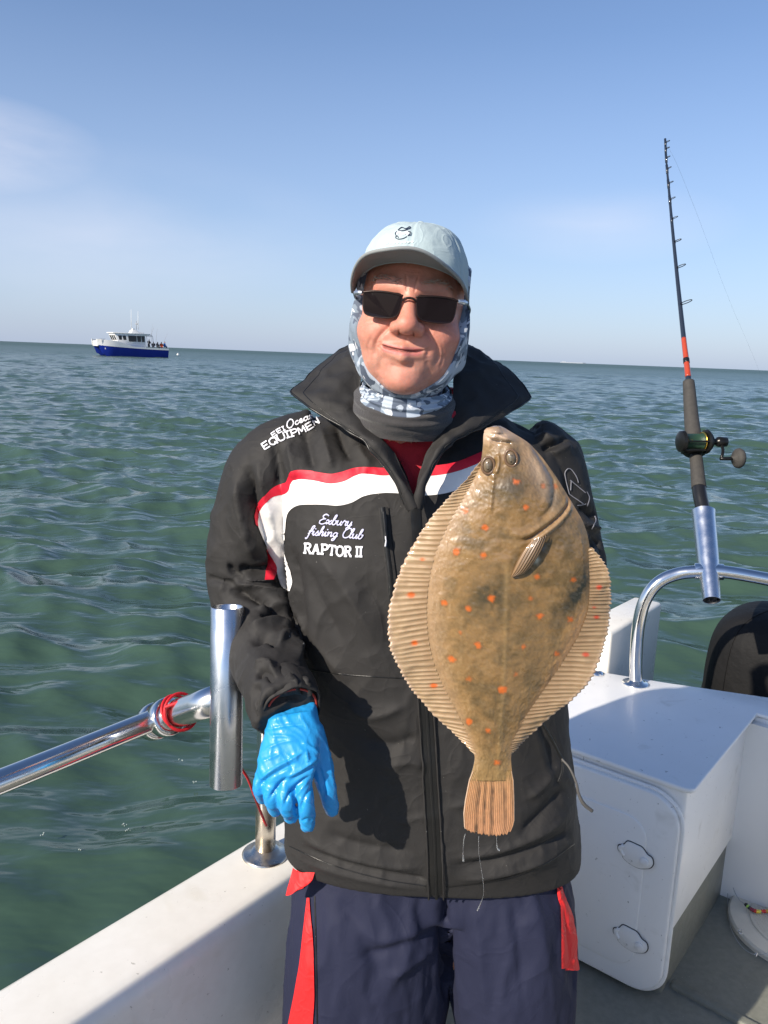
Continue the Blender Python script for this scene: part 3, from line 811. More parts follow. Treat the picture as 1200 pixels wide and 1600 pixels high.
mk('swivel', *tube([deckp(1153, 1455, 0.03), deckp(1158, 1452, 0.033), deckp(1159, 1459, 0.03), deckp(1153, 1457, 0.03)], 0.0014, 6, 14), M['steel'], rig)
mk('swivel', *tube([deckp(1178, 1492, 0.03), deckp(1183, 1489, 0.034), deckp(1181, 1495, 0.03)], 0.0014, 6, 12), M['steel'], rig)

# ------------------------------------------------------------------ charter catamaran lying off to port
W = {}
W['blue'] = pmat('blue_hull_paint', (0.010, 0.030, 0.30), 0.3, var=(0.5, 0.3, (0.008, 0.02, 0.2)))
W['white'] = pmat('white_boat_paint', (0.80, 0.80, 0.78), 0.35, var=(0.8, 0.15, (0.66, 0.66, 0.64)))
W['glass'] = pmat('cabin_glass', (0.02, 0.025, 0.03), 0.08)
W['grey'] = pmat('grey_fittings', (0.30, 0.31, 0.33), 0.5)
D = 153.0
bc0 = PZ(205, 560, SEA); bc0 = bc0 / bc0[1] * D; bc0[2] = SEA
yaw = R(38)
bx_ = np.array([math.cos(yaw), math.sin(yaw), 0]); by_ = np.array([-math.sin(yaw), math.cos(yaw), 0])     # bx_ points aft (to the right), by_ away from us
def BP(x, y, z): return bc0 + bx_ * x + by_ * y + np.array([0, 0, z])
cat = empty('charter_boat', bc0, 'distant blue and white catamaran charter boat with anglers on its aft deck', 'boat')
HL = 6.5
def hull_side(y0, sgn):
    rings = []
    for t_ in np.linspace(0, 1, 22):
        x = -HL + 2 * HL * t_
        fl = 1 - (1 - min(1, t_ / 0.22)) ** 2
        top_z = 1.42 + 0.5 * (1 - t_) ** 1.8
        bot_z = -0.4 + 0.75 * (1 - min(1, t_ / 0.16)) ** 1.5
        hw_t = 0.78 * (0.18 + 0.82 * fl); hw_b = 0.55 * (0.05 + 0.95 * fl)
        xr = x - 0.0
        rake = 0.9 * (1 - min(1, t_ / 0.16))
        rings.append(np.array([BP(xr + rake * 0.0, y0 - hw_t, top_z), BP(xr, y0 + hw_t, top_z), BP(xr + rake * 0.6, y0 + hw_b, 0.5 * (bot_z + 0.6)), BP(xr + rake, y0 + hw_b * 0.4, bot_z), BP(xr + rake, y0 - hw_b * 0.4, bot_z), BP(xr + rake * 0.6, y0 - hw_b, 0.5 * (bot_z + 0.6))]))
    return autosmooth(mk('hull', *loft(rings), W['blue'], cat), 40)
for y0 in (-1.45, 1.45): hull_side(y0, 1)
# white topsides: bow bulwark, sheer band, deck
def band(y0):
    rings = []
    for t_ in np.linspace(0, 1, 22):
        x = -HL - 0.25 + (2 * HL + 0.25) * t_
        fl = 1 - (1 - min(1, t_ / 0.25)) ** 2
        zb = 1.40 + 0.5 * (1 - t_) ** 1.8; zt = zb + 0.33 + 0.75 * (1 - sstep(0.22, 0.5, t_)) * 1.0
        yo = y0 * (0.62 + 0.38 * fl)
        rings.append(np.array([BP(x, yo - 0.09, zb), BP(x, yo + 0.09, zb), BP(x - 0.1 * (1 - fl), yo + 0.09, zt), BP(x - 0.1 * (1 - fl), yo - 0.09, zt)]))
    autosmooth(mk('topside', *loft(rings), W['white'], cat), 40)
for y0 in (-2.2, 2.2): band(y0)
mk('foredeck', *box3(BP(-4.3, 0, 2.35), (4.2, 3.2, 0.12), 0.03, np.stack([bx_, by_, [0, 0, 1]], 1)), W['white'], cat)
mk('bow_bulwark', *box3(BP(-6.55, 0, 2.2), (0.18, 2.9, 0.95), 0.05, np.stack([bx_, by_, [0, 0, 1]], 1)), W['white'], cat)
mk('bridge_deck', *box3(BP(0.3, 0, 1.35), (11.6, 3.8, 0.3), 0.02, np.stack([bx_, by_, [0, 0, 1]], 1)), W['white'], cat)
mk('transom', *box3(BP(6.45, 0, 1.0), (0.14, 4.0, 1.5), 0.02, np.stack([bx_, by_, [0, 0, 1]], 1)), W['blue'], cat)
# wheelhouse with raked front
def cabin_place(a, b, z):
    return BP(a + 0.0, z, b)
ch = [(-3.6, 1.5), (-3.0, 2.6), (-3.65, 4.05), (-3.5, 4.2), (3.0, 4.12), (3.05, 3.95), (2.2, 3.9), (2.35, 1.5)]
autosmooth(mk('wheelhouse', *prism(ch, -1.6, 1.6, 0.05, 2, place=cabin_place), W['white'], cat), 30)
autosmooth(mk('wheelhouse_roof', *prism([(-3.95, 4.15), (-3.9, 4.32), (3.1, 4.28), (3.1, 4.10)], -1.75, 1.75, 0.04, 2, place=cabin_place), W['white'], cat), 30)
for x0, x1, z0, z1 in ((-1.0, 0.5, 2.75, 3.85), (0.65, 1.35, 2.75, 3.85), (1.5, 2.05, 2.75, 3.85)):
    w_ = mk('window', *prism([(x0 + 0.05, z0), (x1, z0), (x1, z1), (x0 - 0.1, z1)], -1.625, -1.58, 0.0, place=cabin_place), W['glass'], cat, smooth=False)
for k, y0 in enumerate((-1.1, -0.1, 0.9)):
    mk('window', *box3(BP(-3.36, y0, 3.35), (0.06, 0.72, 0.95), 0.0, np.stack([bx_ * math.cos(.42) - np.array([0, 0, 1]) * math.sin(-.42) * -1, by_, np.array([0, 0, 1]) * math.cos(.42) - bx_ * math.sin(.42)], 1)), W['glass'], cat, smooth=False)
for x0, z0, z1 in ((-2.75, 3.0, 3.8), (-1.95, 3.0, 3.8)):
    mk('window', *prism([(x0, z0), (x0 + 0.55, z0), (x0 + 0.45, z1), (x0 - 0.2, z1)], -1.625, -1.58, 0.0, place=cabin_place), W['glass'], cat, smooth=False)
autosmooth(mk('roof_rack', *join(prism([(-0.2, 4.3), (0.1, 4.85), (0.3, 4.95), (1.0, 4.9), (1.3, 4.6), (2.3, 4.5), (2.4, 4.3)], -0.7, 0.7, 0.06, 2, place=cabin_place)), W['white'], cat), 30)
mk('radar_dome', *lathe(BP(0.5, 0, 4.95), (0, 0, 1), [(0, 0.28), (0.08, 0.32), (0.2, 0.28), (0.26, 0.0)], 20), W['white'], cat)
for x0, zt in ((0.05, 8.6), (1.35, 8.4)):
    mk('antenna', *tube([BP(x0, -0.3, 5.0), BP(x0 + 0.03, -0.3, zt)], [0.06, 0.025], 6, 3), W['white'], cat)
mk('mast', *join(tube([BP(1.2, 0.2, 5.0), BP(1.25, 0.2, 6.6)], 0.05, 6, 3), box3(BP(1.25, 0.2, 6.05), (0.5, 0.08, 0.18))), W['grey'], cat)
mk('stern_arch', *join(tube([BP(2.4, -1.5, 4.0), BP(3.6, -1.5, 3.9), BP(3.7, -1.5, 1.6)], 0.04, 6, 10), tube([BP(2.4, 1.5, 4.0), BP(3.6, 1.5, 3.9), BP(3.7, 1.5, 1.6)], 0.04, 6, 10), tube([BP(3.62, -1.5, 3.88), BP(3.62, 1.5, 3.88)], 0.04, 6, 3)), W['grey'], cat)
mk('bow_rail', *join(*[tube([BP(-6.6 + 0.55 * k, -1.9, 2.55), BP(-6.6 + 0.55 * k, -1.9, 3.0)], 0.03, 5, 2) for k in range(3)], tube([BP(-6.6, -1.9, 3.0), BP(-5.4, -1.9, 3.0)], 0.03, 5, 3)), W['grey'], cat)
# anglers on its aft deck
def tiny_person(x, y, z, col_top, col_leg, face, seated, label):
    """one continuous skinned figure: pelvis, spine, head, arms, legs"""
    fx, fy = math.cos(face), math.sin(face)
    def q(f_, s_, h_): return (x + fx * f_ - fy * s_, y + fy * f_ + fx * s_, z + h_)
    hip = 0.5 if seated else 0.9
    J = {'pel': q(0, 0, hip), 'ch': q(0.05, 0, hip + 0.42), 'nk': q(0.08, 0, hip + 0.60), 'hd': q(0.12, 0, hip + 0.74), 'ht': q(0.11, 0, hip + 0.86)}
    E_ = [('pel', 'ch'), ('ch', 'nk'), ('nk', 'hd'), ('hd', 'ht')]; rad = {'pel': .19, 'ch': .23, 'nk': .09, 'hd': .115, 'ht': .08}
    for s in (-1, 1):
        n_ = str(s)
        J['sh' + n_] = q(0.03, .23 * s, hip + .5); J['el' + n_] = q(0.15, .3 * s, hip + .22); J['ha' + n_] = q(0.42, .18 * s, hip + .25)
        J['kn' + n_] = q(.45 if seated else .05, .16 * s, hip if seated else .48); J['an' + n_] = q(.45 if seated else 0, .16 * s, 0.06); J['to' + n_] = q(.62 if seated else .2, .18 * s, 0.04)
        E_ += [('ch', 'sh' + n_), ('sh' + n_, 'el' + n_), ('el' + n_, 'ha' + n_), ('pel', 'kn' + n_), ('kn' + n_, 'an' + n_), ('an' + n_, 'to' + n_)]
        rad.update({'sh' + n_: .11, 'el' + n_: .085, 'ha' + n_: .05, 'kn' + n_: .10, 'an' + n_: .07, 'to' + n_: .05})
    parts = []
    for a, b in E_:
        pa, pb = BP(*J[a]), BP(*J[b])
        parts.append(tube([pa, (pa + pb) / 2, pb], [rad[a], (rad[a] + rad[b]) / 2, rad[b]], 10))
        parts.append(lathe(pb - [0, 0, rad[b]], (0, 0, 1), [(0, 0), (rad[b] * .3, rad[b] * .7), (rad[b], rad[b]), (rad[b] * 1.7, rad[b] * .7), (rad[b] * 2, 0)], 10))
    vv, ff = remesh(parts, 0.045, 2)
    zl = vv[:, 2] - bc0[2] - z
    colr = np.where((zl < hip - 0.02)[:, None], col_leg, col_top).astype(float)
    colr[zl > hip + 0.64] = (0.42, 0.24, 0.17)
    colr[zl > hip + 0.79] = np.array(col_leg) * 0.8
    o = mk('person', vv, ff, W['cloth'], None, col=colr)
    return tag(o, label, 'person', 'anglers on the distant charter boat')
W['cloth'] = pmat('weatherproof_cloth', rough=0.7, attr=True)
dk = 1.5
tiny_person(3.0, -1.2, dk, (0.02, 0.02, 0.03), (0.02, 0.02, 0.03), R(-70), False, 'angler in black nearest the wheelhouse of the distant charter boat')
tiny_person(3.95, -1.1, dk, (0.03, 0.03, 0.045), (0.02, 0.025, 0.04), R(-120), True, 'angler in dark clothes, second from the wheelhouse on the distant boat')
tiny_person(4.6, -1.3, dk, (0.045, 0.05, 0.06), (0.02, 0.02, 0.03), R(-60), True, 'angler in dark grey, in the middle of the distant boat\'s aft deck')
tiny_person(5.45, -1.2, dk, (0.50, 0.09, 0.03), (0.03, 0.035, 0.06), R(-100), True, 'angler in an orange jacket on the distant boat\'s aft deck')
tiny_person(6.15, -0.9, dk + 0.1, (0.03, 0.16, 0.50), (0.02, 0.025, 0.05), R(-30), True, 'angler in a bright blue jacket at the stern of the distant boat')
for k, (x0, dx_, dz_) in enumerate(((2.6, 1.2, 3.4), (3.3, 0.2, 3.9), (4.2, 0.25, 3.3), (5.6, 0.8, 2.3))):
    tag(mk('fishing_rod', *tube([BP(x0, -1.6, 2.2), BP(x0 + dx_ * .5, -1.7, 2.2 + dz_ * .55), BP(x0 + dx_, -1.9, 2.2 + dz_)], [0.03, 0.02, 0.012], 6, 10), W['grey']),
        ['thin rod leaning aft beside the wheelhouse of the distant boat', 'upright thin rod nearest the mast on the distant boat', 'thin rod above the dark-clad anglers on the distant boat', 'short rod slanting beside the orange-jacketed angler on the distant boat'][k], 'fishing rod', 'rods on the distant boat')
W['pale'] = pmat('pale_ship_paint', (0.42, 0.46, 0.52), 0.6)
bq = PZ(278, 555, SEA)
tag(mk('buoy', *lathe(bq + [0, 0, -0.2], (0, 0, 1), [(0, 0.0), (0.02, 0.2), (0.25, 0.32), (0.5, 0.30), (0.6, 0.15), (0.75, 0.06), (0.78, 0)], 14), W['white']), 'tiny white float on the water just right of the distant charter boat', 'buoy')
# very far ship on the horizon
fs_ = PZ(895, 567.6, SEA); fs_ = fs_ / fs_[1] * 6000; fs_[2] = SEA
sh = empty('cargo_ship', fs_, 'pale ship barely visible on the far horizon right of the angler', 'ship')
mk('hull', *prism([(-90, -12), (70, -12), (95, 0), (70, 12), (-90, 12)], 0, 6, 0, place=lambda a, b, z: fs_ + [a, b, z + 0.0]), W['pale'], sh, smooth=False)
mk('superstructure', *prism([(-80, -10), (-55, -10), (-55, 10), (-80, 10)], 6, 11, 0, place=lambda a, b, z: fs_ + [a, b, z]), W['pale'], sh, smooth=False)
# ================================================================== the angler
man = empty('person', (0.09, 1.30, 0.0), 'angler in a dark jacket, cap and sunglasses holding up a flatfish', 'person')
M['skin'] = pmat('skin', rough=0.46, attr=True, sss=0.28, sssr=(0.010, 0.0035, 0.0018), bump=[(900, 0.35, 0.0008), (260, 0.30, 0.0012)], var=[(55, 0.22, (0.52, 0.15, 0.10)), (300, 0.18, (0.42, 0.17, 0.11))], rvar=(60, 0.36, 0.58))
M['jacket'] = pmat('jacket_shell', (0.0190, 0.0178, 0.0174), 0.74, bump=[(1500, 0.25, 0.0004)], crease=[(7, 0.16, 0.006, 0.07), (17, 0.10, 0.003, 0.06)], var=[(14, 0.35, (0.0235, 0.0220, 0.0215))], spots=[(190, 0.74, 0.77, (0.35, 0.34, 0.32), 0.7)])
M['jackred'] = pmat('red_trim', (0.62, 0.012, 0.035), 0.55, bump=(60, 0.3, 0.003))
M['jackwhite'] = pmat('white_trim', (0.82, 0.80, 0.78), 0.55, bump=(45, 0.35, 0.004))
M['print'] = pmat('white_embroidery', (0.80, 0.80, 0.86), 0.6, bump=(900, 0.4, 0.0006))
M['print2'] = pmat('lilac_embroidery', (0.62, 0.62, 0.84), 0.6, bump=(900, 0.4, 0.0006))
M['zip'] = pmat('black_zip', (0.010, 0.010, 0.010), 0.32, bump=(1200, 0.3, 0.0005))
M['shirt'] = pmat('red_shirt', (0.46, 0.018, 0.035), 0.8, bump=[(40, 0.3, 0.004), (1300, 0.3, 0.0005)], var=(20, 0.3, (0.30, 0.012, 0.02)))
M['fleece'] = pmat('grey_fleece', (0.045, 0.042, 0.043), 0.9, bump=[(420, 0.6, 0.0015), (60, 0.3, 0.004)], sheen=0.3)
M['navy'] = pmat('navy_shorts_cloth', (0.010, 0.013, 0.038), 0.8, bump=[(1500, 0.3, 0.0004)], crease=[(5, 0.14, 0.008, 0.08), (15, 0.08, 0.004, 0.06)], var=(10, 0.25, (0.014, 0.017, 0.046)))
M['redvent'] = pmat('red_vent_cloth', (0.72, 0.020, 0.022), 0.6, crease=[(20, 0.25, 0.004, 0.08)])
M['capcloth'] = pmat('pale_blue_cap_cloth', (0.41, 0.50, 0.525), 0.8, bump=[(1200, 0.3, 0.0005)], crease=[(22, 0.22, 0.003, 0.08)], var=[(22, 0.35, (0.48, 0.56, 0.55)), (7, 0.3, (0.33, 0.43, 0.45))])
M['brim'] = pmat('cap_brim_edge', (0.25, 0.265, 0.27), 0.8, bump=(900, 0.3, 0.0006))
M['navyprint'] = pmat('navy_emblem', (0.012, 0.022, 0.055), 0.6)
M['lens'] = pmat('dark_lens', (0.008, 0.004, 0.004), 0.05, ior=1.33)
M['frame'] = pmat('bronze_frame', (0.030, 0.018, 0.016), 0.35, 0.5)
M['hinge'] = pmat('silver_hinge', (0.6, 0.62, 0.66), 0.3, 0.9)
M['glove'] = pmat('blue_nitrile', (0.016, 0.29, 0.66), 0.30, bump=[(130, 0.10, 0.002)], var=[(20, 0.35, (0.05, 0.38, 0.76)), (60, 0.25, (0.01, 0.22, 0.60))], coat=0.12, crease=[(24, 0.10, 0.0030, 0.08), (60, 0.06, 0.0014, 0.07)], rvar=(40, 0.28, 0.55))
M['boot'] = pmat('rubber_boot', (0.02, 0.022, 0.02), 0.4)

# ---- head: smooth blend of anatomical volumes, traced outwards from the middle of the skull
yaw_h, roll_h = R(4), R(3.2)
F_ = np.array([-math.sin(yaw_h), -math.cos(yaw_h), 0.0]); X_ = np.array([math.cos(yaw_h), -math.sin(yaw_h), 0.0]); Z_ = np.array([0, 0, 1.0])
X2 = math.cos(roll_h) * X_ - math.sin(roll_h) * Z_; Z2 = math.sin(roll_h) * X_ + math.cos(roll_h) * Z_
HM = np.stack([X2, F_, Z2], 1)
HC = P(641, 466, 1.125) - HM @ np.array([0.0, 0.088, 0.005])
def H(p): return np.asarray(p) @ HM.T + HC
def ell(p, c, r):
    q = p - np.array(c); r = np.array(r)
    k0 = np.linalg.norm(q / r, axis=1); k1 = np.linalg.norm(q / r**2, axis=1) + 1e-9
    return k0 * (k0 - 1) / k1
def cap_(p, a, b, ra, rb):
    a, b = np.array(a), np.array(b); d = b - a
    t = np.clip(((p - a) @ d) / (d @ d), 0, 1)
    return np.linalg.norm(p - (a + t[:, None] * d), axis=1) - (ra + (rb - ra) * t)
def smin(a, b, k):
    h = np.clip(0.5 + 0.5 * (b - a) / k, 0, 1)
    return b + (a - b) * h - k * h * (1 - h)
def smax(a, b, k): return -smin(-a, -b, k)
def head_sdf(p, detail=True):
    d = ell(p, (0, -0.014, 0.026), (0.0765, 0.095, 0.080))
    d = smin(d, ell(p, (0, 0.026, -0.040), (0.0690, 0.066, 0.088)), 0.03)
    d = smin(d, ell(p, (0, 0.026, -0.088), (0.051, 0.058, 0.040)), 0.02)
    for s in (-1, 1):
        d = smin(d, ell(p, (0.041 * s, 0.056, -0.042), (0.031, 0.030, 0.027)), 0.018)
        d = smin(d, ell(p, (0.040 * s, 0.038, -0.078), (0.024, 0.034, 0.027)), 0.02)
    d = smin(d, ell(p, (0, 0.074, -0.106), (0.027, 0.022, 0.019)), 0.016)
    d = smin(d, cap_(p, (0, -0.020, -0.06), (0, -0.085, -0.20), 0.056, 0.052), 0.02)
    if not detail: return d
    d = smin(d, cap_(p, (-0.042, 0.070, 0.021), (-0.010, 0.084, 0.019), 0.011, 0.010), 0.014)
    d = smin(d, cap_(p, (0.042, 0.070, 0.021), (0.010, 0.084, 0.019), 0.011, 0.010), 0.014)
    for s in (-1, 1):
        d = smax(d, -ell(p, (0.031 * s, 0.100, -0.004), (0.017, 0.016, 0.012)), 0.012)
    d = smin(d, ell(p, (0, 0.077, -0.064), (0.033, 0.0140, 0.027)), 0.020)
    d = smin(d, cap_(p, (0, 0.086, 0.012), (0, 0.1085, -0.029), 0.0075, 0.0125), 0.010)
    d = smin(d, ell(p, (0.0, 0.1095, -0.032), (0.0145, 0.0125, 0.0115)), 0.008)
    for s in (-1, 1):
        d = smin(d, ell(p, (0.0155 * s, 0.0985, -0.0355), (0.0092, 0.0125, 0.0088)), 0.006)
    # lips
    for a, b, ra, rb in (((-0.030, 0.088, -0.0610), (-0.003, 0.0975, -0.0625), 0.0028, 0.0046), ((-0.003, 0.0975, -0.0625), (0.026, 0.0885, -0.0605), 0.0046, 0.0028),
                         ((-0.026, 0.088, -0.0690), (-0.002, 0.0965, -0.0738), 0.0038, 0.0068), ((-0.002, 0.0965, -0.0738), (0.022, 0.0885, -0.0695), 0.0068, 0.0038)):
        d = smin(d, cap_(p, a, b, ra, rb), 0.006)
    return d
az = np.concatenate([np.linspace(-88, 88, 290), np.linspace(92, 268, 56)])
el = np.concatenate([np.linspace(-86, -58, 16), np.linspace(-56, 45, 215), np.linspace(47, 89, 24)])
EL, AZ = np.meshgrid(np.radians(el), np.radians(az), indexing='ij')
dirs = np.stack([np.cos(EL) * np.sin(AZ), np.cos(EL) * np.cos(AZ), np.sin(EL)], -1).reshape(-1, 3)
sc_ = np.array([0, 0.012, -0.028])
rr = np.full(len(dirs), 0.30)
for _ in range(30):
    rr = np.maximum(rr - 0.85 * head_sdf(sc_ + dirs * rr[:, None]), 0.02)
rr = np.minimum(rr, 0.185)
hp = sc_ + dirs * rr[:, None]
# creases and folds of the face, in face coordinates (x, z)
fr_ = sstep(0.02, 0.06, hp[:, 1])
def fstroke(pts, wd, h):
    pl = catmull(np.array(pts), 30) if len(pts) > 2 else np.array(pts, float)
    d, par = segdist(hp[:, [0, 2]], pl, 4 * wd)
    tp = np.clip(np.sin(np.pi * np.clip(par, 0.03, 0.97)) * 2.2, 0, 1)
    return h * np.exp(-(d / wd) ** 2) * fr_ * tp
disp = np.zeros(len(hp))
mouth = [(-0.0345, -0.0612), (-0.026, -0.0638), (-0.010, -0.0658), (0.002, -0.0663), (0.014, -0.0656), (0.0290, -0.0625)]
disp += fstroke(mouth, 0.0017, -0.0085)
disp += fstroke([(-0.0375, -0.056), (-0.036, -0.061), (-0.0375, -0.067)], 0.003, -0.0022)
disp += fstroke([(0.0305, -0.058), (0.0315, -0.063), (0.0320, -0.070)], 0.003, -0.0022)
for s in (-1, 1):
    o_ = 0.003 if s > 0 else 0.0
    disp += fstroke([(0.0205 * s, -0.030), (0.030 * s, -0.041), (0.040 * s + o_, -0.054), (0.0425 * s + o_, -0.068), (0.040 * s + o_, -0.080)], 0.0030, -0.0036)
    disp += fstroke([(0.032 * s, -0.032), (0.044 * s, -0.040), (0.051 * s, -0.055), (0.050 * s, -0.070)], 0.009, 0.0022)
    disp += fstroke([(0.030 * s, -0.075), (0.034 * s, -0.088), (0.033 * s, -0.098)], 0.004, -0.0016)
    disp += fstroke([(0.0055 * s, 0.012), (0.006 * s, 0.022), (0.0085 * s, 0.036)], 0.0016, -0.0018)
    disp += fstroke([(0.018 * s, 0.0265), (0.032 * s, 0.031), (0.048 * s, 0.0255)], 0.004, 0.0016)
    disp += fstroke([(0.0085 * s, -0.0425), (0.0115 * s, -0.0420)], 0.0030, -0.0050)
    disp += fstroke([(0.0235 * s, -0.0285), (0.0255 * s, -0.036), (0.022 * s, -0.043)], 0.0022, -0.0022)
disp += fstroke([(-0.020, -0.0865), (-0.002, -0.0895), (0.017, -0.0865)], 0.004, -0.0030)
for z0 in (0.042, 0.051, 0.060):
    disp += fstroke([(-0.045, z0 - 0.003), (-0.02, z0 + 0.001), (0.0, z0 - 0.001), (0.022, z0 + 0.002), (0.045, z0 - 0.002)], 0.0014, -0.0010)
disp += fstroke([(0, -0.047), (0, -0.057)], 0.003, -0.0012)
disp += fbm(hp * 60, 3, 4) * 0.0008 * fr_
for s in (-1, 1):
    for q_ in range(4):
        z1 = -0.012 - 0.007 * q_
        disp += fstroke([(0.046 * s, z1 + 0.002), (0.056 * s, z1 - 0.001), (0.066 * s, z1 - 0.005 - 0.001 * q_)], 0.0011, -0.0008)
    disp += fstroke([(0.047 * s, -0.050), (0.053 * s, -0.066), (0.050 * s, -0.086)], 0.0022, -0.0012)
    disp += fstroke([(0.018 * s, -0.102), (0.028 * s, -0.108), (0.040 * s, -0.104)], 0.003, -0.0010)
disp *= 0.68
hp = hp + dirs * disp[:, None]
skin = np.tile(np.array([0.60, 0.285, 0.208]), (len(hp), 1))
def blend(cur, colr, wgt): return cur + (np.array(colr) - cur) * np.clip(wgt, 0, 1)[:, None]
nz = fbm(hp * 45, 4, 9)
red = np.exp(-((hp[:, 0] / 0.022) ** 2 + ((hp[:, 2] + 0.030) / 0.020) ** 2)) * 0.55
for s in (-1, 1): red = red + np.exp(-(((hp[:, 0] - 0.045 * s) / 0.026) ** 2 + ((hp[:, 2] + 0.040) / 0.024) ** 2)) * 0.5
red = red + np.exp(-((hp[:, 0] / 0.03) ** 2 + ((hp[:, 2] + 0.105) / 0.025) ** 2)) * 0.5
skin = blend(skin, (0.62, 0.190, 0.135), red * (0.75 + 0.5 * nz) * fr_)
lipc = fstroke(mouth, 0.0075, 1.0)
skin = blend(skin, (0.55, 0.17, 0.165), sstep(0.35, 0.70, lipc) * 0.9)
skin = blend(skin, (0.12, 0.035, 0.03), sstep(0.5, 0.9, fstroke(mouth, 0.0016, 1.0)))
for s in (-1, 1):
    skin = blend(skin, (0.12, 0.04, 0.03), fstroke([(0.0085 * s, -0.0425), (0.0115 * s, -0.0420)], 0.0026, 1.0))
    skin = blend(skin, (0.26, 0.16, 0.12), 0.45 * fstroke([(0.014 * s, 0.0265), (0.032 * s, 0.032), (0.050 * s, 0.024)], 0.004, 1.0))
jaw = sstep(-0.045, -0.075, hp[:, 2]) * fr_
skin = blend(skin, (0.44, 0.26, 0.20), jaw * 0.25 * (0.6 + nz))
stub = (np.random.default_rng(4).random(len(hp)) < 0.25) * sstep(-0.050, -0.070, hp[:, 2]) * fr_ * sstep(0.6, 0.3, lipc)
skin = blend(skin, (0.36, 0.27, 0.23), stub * 0.45)
skin = blend(skin, (0.62, 0.16, 0.11), 0.55 * np.clip(fbm(hp * 28, 4, 33), 0, 1) * fr_)
skin *= (1 + 0.14 * fbm(hp * 140, 3, 21))[:, None]
hv = H(hp)
hf = gridfaces(len(el), len(az), True).tolist()
# ---- the rest of the body in the same mesh: trunk, arms to the wrists, legs to the feet
def limb(pts, rad, n=20, s=24): return tube(np.array(pts), rad, n, s)
WR = P(452, 1112, 1.085)           # right wrist (left in the picture)
WL = P(858, 858, 1.085)  # left wrist, behind the fish
SHR = np.array([-0.135, 1.345, 1.475]); ELR = P(378, 900, 1.355)
SHL = np.array([0.255, 1.36, 1.475]); ELL = P(900, 905, 1.33)
slR = [(SHR + [0.03, 0.0, 0.03], 0.066), (P(432, 735, 1.345), 0.078), (P(404, 800, 1.350), 0.0765), (P(389, 860, 1.350), 0.0735), (P(386, 905, 1.348), 0.0710), (P(401, 958, 1.316), 0.0665), (P(411, 1012, 1.245), 0.0605), (P(430, 1062, 1.160), 0.0555), (P(443, 1098, 1.105), 0.0515), (P(449, 1112, 1.085), 0.049)]
slL = [(SHL - [0.03, 0, -0.03], 0.066), (P(842, 735, 1.36), 0.074), (P(864, 800, 1.355), 0.070), (P(882, 860, 1.345), 0.066), (P(886, 905, 1.325), 0.064), ((ELL + WL) / 2 + [0.0, 0.03, -0.008], 0.060), (WL * 0.7 + ELL * 0.3 + [0, 0.01, 0], 0.054), (WL, 0.046)]
neck0 = H([0, -0.075, -0.16])
core = [limb([(0.11, 1.335, 0.80), (0.10, 1.335, 1.0), (0.08, 1.335, 1.25), (0.06, 1.34, 1.44), (0.05, 1.33, 1.52), neck0, neck0 + [0, -0.005, 0.05]], [0.12, 0.12, 0.118, 0.10, 0.065, 0.058, 0.056], 28, 30),
        limb([p for p, r in slR], [r * 0.62 for p, r in slR[:-2]] + [0.026, 0.020]),
        limb([p for p, r in slL], [r * 0.62 for p, r in slL[:-2]] + [0.029, 0.029])]
for hx_, kx, axx in ((0.015, -0.035, -0.045), (0.195, 0.225, 0.245)):
    core.append(limb([(hx_, 1.33, 0.84), (hx_ * .6 + kx * .4, 1.315, 0.66), (kx, 1.295, 0.47), (kx * .5 + axx * .5, 1.325, 0.30), (axx, 1.325, 0.10)], [0.098, 0.085, 0.060, 0.057, 0.038], 24, 30))
    core.append(limb([(axx, 1.345, 0.06), (axx, 1.27, 0.05), (axx + 0.005, 1.17, 0.03)], [0.040, 0.040, 0.026], 16, 10))
cv_, cf_ = remesh(core, 0.009, 4)
bv, bf = join((hv, hf), (cv_, cf_))
bcol = np.vstack([skin, np.tile([0.50, 0.26, 0.18], (len(cv_), 1)) * (1 + 0.08 * fbm(cv_ * 30, 3, 2))[:, None]])
body = mk('body', bv, bf, M['skin'], man, col=bcol)

# eyebrows: short grey hairs
rg = np.random.default_rng(3)
hairs = []
hvp = np.column_stack([hp[:, 0], hp[:, 2]])
for s in (-1, 1):
    for k in range(46):
        t_ = rg.uniform(0, 1)
        x = s * (0.013 + 0.040 * t_); z = 0.0265 + 0.007 * math.sin(t_ * 2.6) - 0.005 * t_ + rg.normal(0, 0.0017)
        cand = np.where((np.abs(hp[:, 0] - x) < 0.0016) & (np.abs(hp[:, 2] - z) < 0.0016) & (hp[:, 1] > 0.05))[0]
        if len(cand) == 0: continue
        b0 = hp[cand[0]]
        ln = rg.uniform(0.004, 0.009)
        d = np.array([s * rg.uniform(0.5, 1.0), rg.uniform(0.25, 0.6), rg.uniform(-0.2, 0.6)]); d /= np.linalg.norm(d)
        hairs.append(tube(H(np.array([b0 - d * 0.001, b0 + d * ln * .5 + [0, 0.0008, 0], b0 + d * ln + [0, -0.0002, -0.001]])), [0.00030, 0.00028, 0.00008], 4))
hb_ = mk('eyebrow_hair', *join(*hairs), pmat('grey_brow_hair', (0.34, 0.28, 0.23), 0.5), body)
hb_['kind'] = 'stuff'

